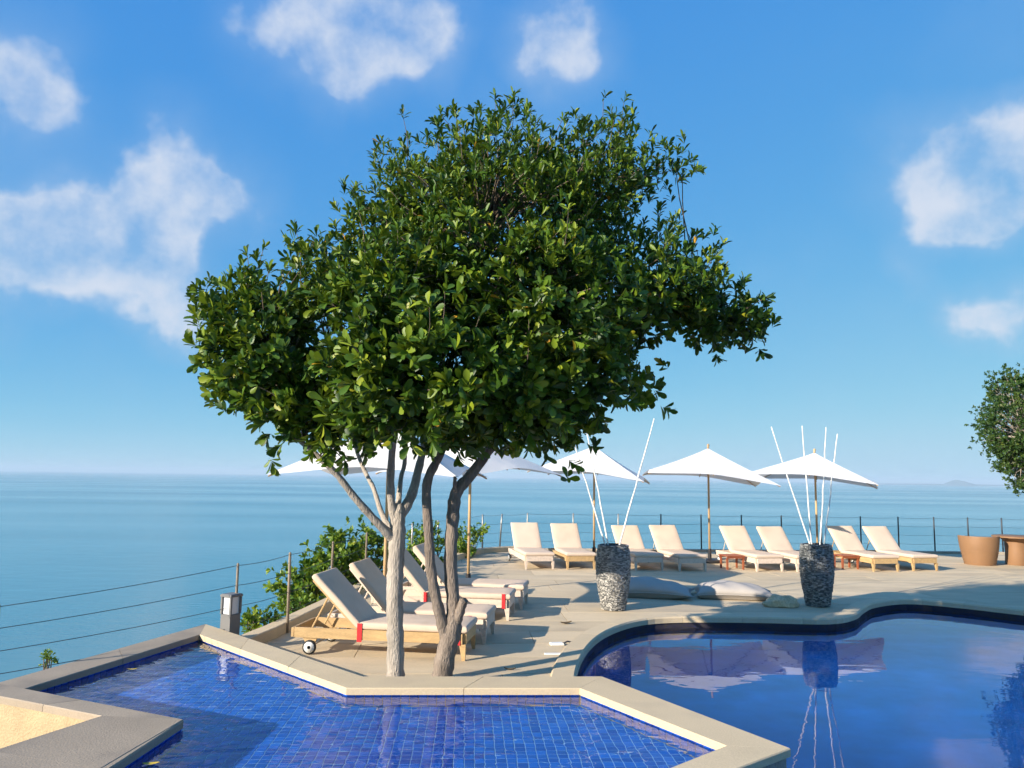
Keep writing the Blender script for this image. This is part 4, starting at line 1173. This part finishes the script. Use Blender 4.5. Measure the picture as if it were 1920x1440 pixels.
LIMBS1 = [
    [(-1.07,7.60,-0.05,0.115), (-1.07,7.60,0.07,0.10), (-1.08,7.60,0.43,0.09), (-1.10,7.60,0.83,0.088), (-1.10,7.60,1.13,0.09), (-1.09,7.60,1.44,0.085), (-1.09,7.60,1.62,0.07), (-1.09,7.62,1.72,0.05)],
    [(-1.13,7.60,1.39,0.06), (-1.25,7.50,1.52,0.045), (-1.47,7.40,1.77,0.038), (-1.65,7.30,2.01,0.034), (-1.83,7.20,2.19,0.03), (-2.09,7.20,2.43,0.024), (-2.5, 7.4, 3.0, .016)],
    [(-1.11,7.60,1.51,0.06), (-1.16,7.55,1.80,0.042), (-1.14,7.40,2.21,0.038), (-1.07,7.20,2.50,0.03), (-0.98,7.00,2.93,0.022)],
    [(-1.09,7.60,1.57,0.06), (-0.98,7.70,1.80,0.055), (-0.93,7.80,2.06,0.045), (-0.87,7.90,2.39,0.04), (-0.73,8.00,3.06,0.03), (-.8, 7.9, 4.2, .02)],
    [(-1.15,7.65,1.43,0.04), (-1.31,7.90,1.63,0.03), (-1.43,8.10,1.86,0.027), (-1.65,8.30,2.23,0.022), (-1.9, 8.0, 3.2, .015)],
    [(-1.11,7.65,1.56,0.04), (-1.12,7.90,1.95,0.026), (-1.10,8.00,2.28,0.024), (-1.2, 7.8, 3.4, .016)]]
LIMBS2 = [
    [(-0.65,7.60,-0.05,0.125), (-0.63,7.60,0.07,0.11), (-0.59,7.60,0.34,0.105), (-0.54,7.60,0.54,0.10), (-0.53,7.60,0.74,0.078), (-0.57,7.60,1.14,0.072), (-0.56,7.60,1.55,0.07), (-0.53,7.60,1.83,0.068), (-0.41,7.65,1.99,0.06), (-0.20,7.70,2.28,0.05), (0.00,7.80,2.61,0.045), (0.27,7.90,3.07,0.035), (0.78,8.00,3.43,0.03), (1.36,8.10,3.68,0.022), (2.1, 8.1, 3.8, .014)],
    [(-0.59,7.60,0.44,0.07), (-0.66,7.55,0.70,0.06), (-0.74,7.50,1.05,0.055), (-0.78,7.50,1.45,0.052), (-0.81,7.50,1.90,0.05), (-0.71,7.50,2.16,0.045), (-0.56,7.40,2.47,0.035), (-0.35,7.10,3.05,0.028), (-0.31,7.00,3.64,0.02), (-.2, 7.3, 4.6, .014)],
    [(-0.52,7.60,0.56,0.06), (-0.47,7.55,0.70,0.05), (-0.43,7.50,0.83,0.048)],
    [(-0.54,7.55,1.86,0.03), (-0.54,7.50,1.99,0.015)],
    [(0.0, 7.8, 2.61, .035), (.3, 7.9, 3.6, .026), (.6, 7.9, 4.6, .018)]]
tree = thing('pool_tree', 'broad leafy tree with two pale trunks beside the raised pool', 'tree')
def trunk_mesh(limbs, name, parent, bark):
    b = MB()
    for l in limbs:
        pts, rad = limb(l, 6)
        rad = [r * (1 + .06 * math.sin(i * 2.1) + random.uniform(-.04, .04)) for i, r in enumerate(rad)]
        b.tube(pts, [r * .9 for r in rad], 14, jitter=.05)
    return b.build(name, bark, parent, True)
trunk_mesh(LIMBS1, 'trunk', tree, 'bark'); trunk_mesh(LIMBS2, 'trunk', tree, 'bark_brown_shaded')
CROWN = [(x * .95, y * .95, 2 + (z - 2) * .95, max(.12, a * .95 - .16), max(.2, b_ * .85 - .16), max(.09, c * .95 - .15)) for x, y, z, a, b_, c in CROWN]
data = gen_leaves(CROWN, 19.0, .19, 8, 8, .112, 21, wid=.44, sprigs=.36, tall=(2.8, 4.6))
P = data[0]
dist = np.linalg.norm(P - np.array([0, 0, 2.0]), axis=1)
order = np.argsort(dist)
big = order[:300]
rest = np.ones(len(P), bool); rest[big] = False
crown = link('crown', leaves_mesh('foliage', data, rest, 'leaf'), tree); crown['kind'] = 'stuff'
tv, tf = leaf_template()
lm = []
for k in range(10):
    me = bpy.data.meshes.new('leaf'); v = tv.copy(); v[:, 0] *= .42 / .94
    me.from_pydata([tuple(p) for p in v], [], tf)
    a = me.attributes.new('tint', 'FLOAT', 'POINT'); a.data.foreach_set('value', [.25 + .06 * k if k < 9 else .9] * len(tv))
    me.polygons.foreach_set('use_smooth', [True] * len(tf)); me.materials.append(MATS['leaf']); lm.append(me)
for q, i in enumerate(big):
    d, nn = Vector(data[1][i]), Vector(data[2][i]); x = d.cross(nn); L_ = data[3][i]
    o = link('leaf', lm[q % 10], crown)
    M = Matrix(((x.x, d.x, nn.x), (x.y, d.y, nn.y), (x.z, d.z, nn.z))).to_4x4()
    o.matrix_local = Matrix.Translation(P[i]) @ M @ Matrix.Scale(L_, 4)
# twigs: from the limbs' ends through the crown to the clumps
tw = MB(); anchors = []
for l in LIMBS1[1:] + LIMBS2:
    pts, rad = limb(l, 4)
    anchors += [(Vector(p), r) for p, r in zip(pts, rad) if p[2] > 2.0]
tr2 = random.Random(8)
for c in data[5]:
    c = Vector(c)
    best = sorted(anchors, key=lambda a: (a[0] - c).length + .35 * max(0, a[0].z - c.z))[:4]
    a = tr2.choice(best)[0]
    m1 = a.lerp(c, .4) + Vector((tr2.uniform(-.08, .08), tr2.uniform(-.08, .08), tr2.uniform(-.02, .12)))
    m2 = a.lerp(c, .75) + Vector((tr2.uniform(-.06, .06), tr2.uniform(-.06, .06), tr2.uniform(0, .08)))
    tw.tube([a, m1, m2, c], [.010, .008, .006, .004], 4, cap=False)
for c, e in zip(*data[7]): tw.tube([c, (np.array(c) + e) / 2 + .01, e], [.005, .004, .003], 4, cap=False)
tw.build('twigs', 'twig', tree, True, kind='stuff')

def shrub(name, label, cat, blobs, density, cr, rp, lp, ll, seed, matn, base, group=None, stems=True, trunk=None, wid=.5):
    t = thing(name, label, cat, group=group)
    d = gen_leaves(blobs, density, cr, rp, lp, ll, seed, wid=wid, sprigs=.3)
    f = link('crown', leaves_mesh('foliage', d, np.ones(len(d[0]), bool), matn), t); f['kind'] = 'stuff'
    s = MB(); rr = random.Random(seed)
    if trunk: 
        for l in trunk:
            pts, rad = limb(l, 5); s.tube(pts, rad, 10, jitter=.05)
    bs = Vector(base)
    for c in d[5]:
        c = Vector(c); a = bs if not trunk else Vector(trunk[rr.randrange(len(trunk))][-1][:3])
        m1 = a.lerp(c, .5) + Vector((rr.uniform(-.1, .1), rr.uniform(-.1, .1), rr.uniform(-.05, .1)))
        s.tube([a, m1, c], [.016, .011, .005], 5, cap=False)
    s.build('trunk' if trunk else 'stem', 'bark' if trunk else 'twig', t, True)
    return t
def push(bl, k):
    return [(x * k, y * k, 2 + (z - 2) * k, a * k, b_ * k, c * k) for x, y, z, a, b_, c in bl]
shrub('shrub', 'large green shrub outside the wire fence behind the loungers', 'shrub', push([(-2.87,12.00,0.22, 0.50,0.60,0.46), (-2.47,12.50,0.77, 0.38,0.50,0.34), (-2.77,12.20,0.59, 0.36,0.50,0.30), (-2.18,12.60,0.43, 0.39,0.50,0.52), (-3.07,11.50,0.40, 0.26,0.35,0.18), (-2.89,11.3,0.00, 0.30,0.30,0.23), (-2.50,11.9,-0.02, 0.49,0.50,0.33)], 1.15), 15, .16, 5, 8, .11, 5, 'shrub_leaf', (-3.2, 13.5, -2.2), wid=.5)
shrub('shrub', 'small dark green shrub behind the pool corner right of the bollard lamp', 'shrub', [(-3.18,10.20,0.02, 0.20,0.22,0.18), (-3.25,10.10,0.16, 0.07,0.10,0.17), (-3.05,10.25,-.12, .2, .2, .15)], 45, .07, 5, 8, .06, 6, 'shrub_leaf', (-3.3, 10.3, -1.2))
shrub('shrub', 'small shrub outside the fence seen past the forked trunk', 'shrub', push([(-1.02,17.50,0.45, 0.26,0.40,0.38), (-0.79,17.60,0.76, 0.16,0.2,0.15)], 1.12), 22, .13, 5, 8, .09, 7, 'shrub_leaf', (-1.5, 19.6, -1.4))
shrub('shrub', 'green shrub outside the fence seen between the two trunks', 'shrub', push([(-1.75,15.50,0.65, 0.48,0.40,0.32), (-1.92,14.50,0.44, 0.30,0.40,0.30)], 1.12), 18, .14, 5, 8, .10, 8, 'shrub_leaf', (-2.5, 17.2, -1.6))
shrub('sprig', 'small yellow green sprig rising beyond the left pool coping', 'plant', [(-4.62,8.0,0.12, .05,.05,.05)], 300, .025, 4, 6, .035, 9, 'shrub_leaf', (-4.62, 8.0, -1.3))
shrub('clipped_tree', 'dense dark tree cut off by the right edge beyond the pool', 'tree', [(12.86,18.50,3.37, 1.41,1.30,1.22), (11.80,18.20,3.34, 0.52,0.60,0.62), (12.53,18.50,4.27, 0.77,0.80,0.48), (12.12,18.30,2.46, 0.52,0.60,0.56), (13.26,18.60,2.61, 1.03,1.00,1.03), (13.8,18.7,3.9,1.0,1.0,.8)], 16, .16, 7, 9, .075, 10, 'fine_leaf', (13.1, 18.6, 0), trunk=[[(13.1, 18.6, -.05, .13), (13.12, 18.6, .8, .11), (13.05, 18.55, 1.7, .09), (13.0, 18.6, 2.8, .06)], [(13.05, 18.55, 1.5, .06), (12.6, 18.4, 2.3, .045), (12.2, 18.3, 3.1, .03)]], wid=.5)
# ------------------------------------------------------------------ sea haze
HZ = 20500.0
b = MB(); b.box(0, 0, (SEA_Z - 2 + 60) / 2, 2 * HZ, 2 * HZ, 60 - (SEA_Z - 2))
hm = bpy.data.materials.new('haze'); hm.use_nodes = True; ht = hm.node_tree; ht.nodes.clear()
ho = N(ht, 'ShaderNodeOutputMaterial'); hv = N(ht, 'ShaderNodeVolumePrincipled')
hv.inputs['Color'].default_value = (0.66, 0.84, 1.0, 1); hv.inputs['Density'].default_value = 1.35 / 9000; hv.inputs['Anisotropy'].default_value = 0.0
ht.links.new(hv.outputs[0], ho.inputs['Volume']); MATS['haze'] = hm
b.build('haze', 'haze', kind='stuff')
print('slabs', n_slab, 'tiles', len(cells), 'leaves', len(P), 'clumps', len(data[5]))
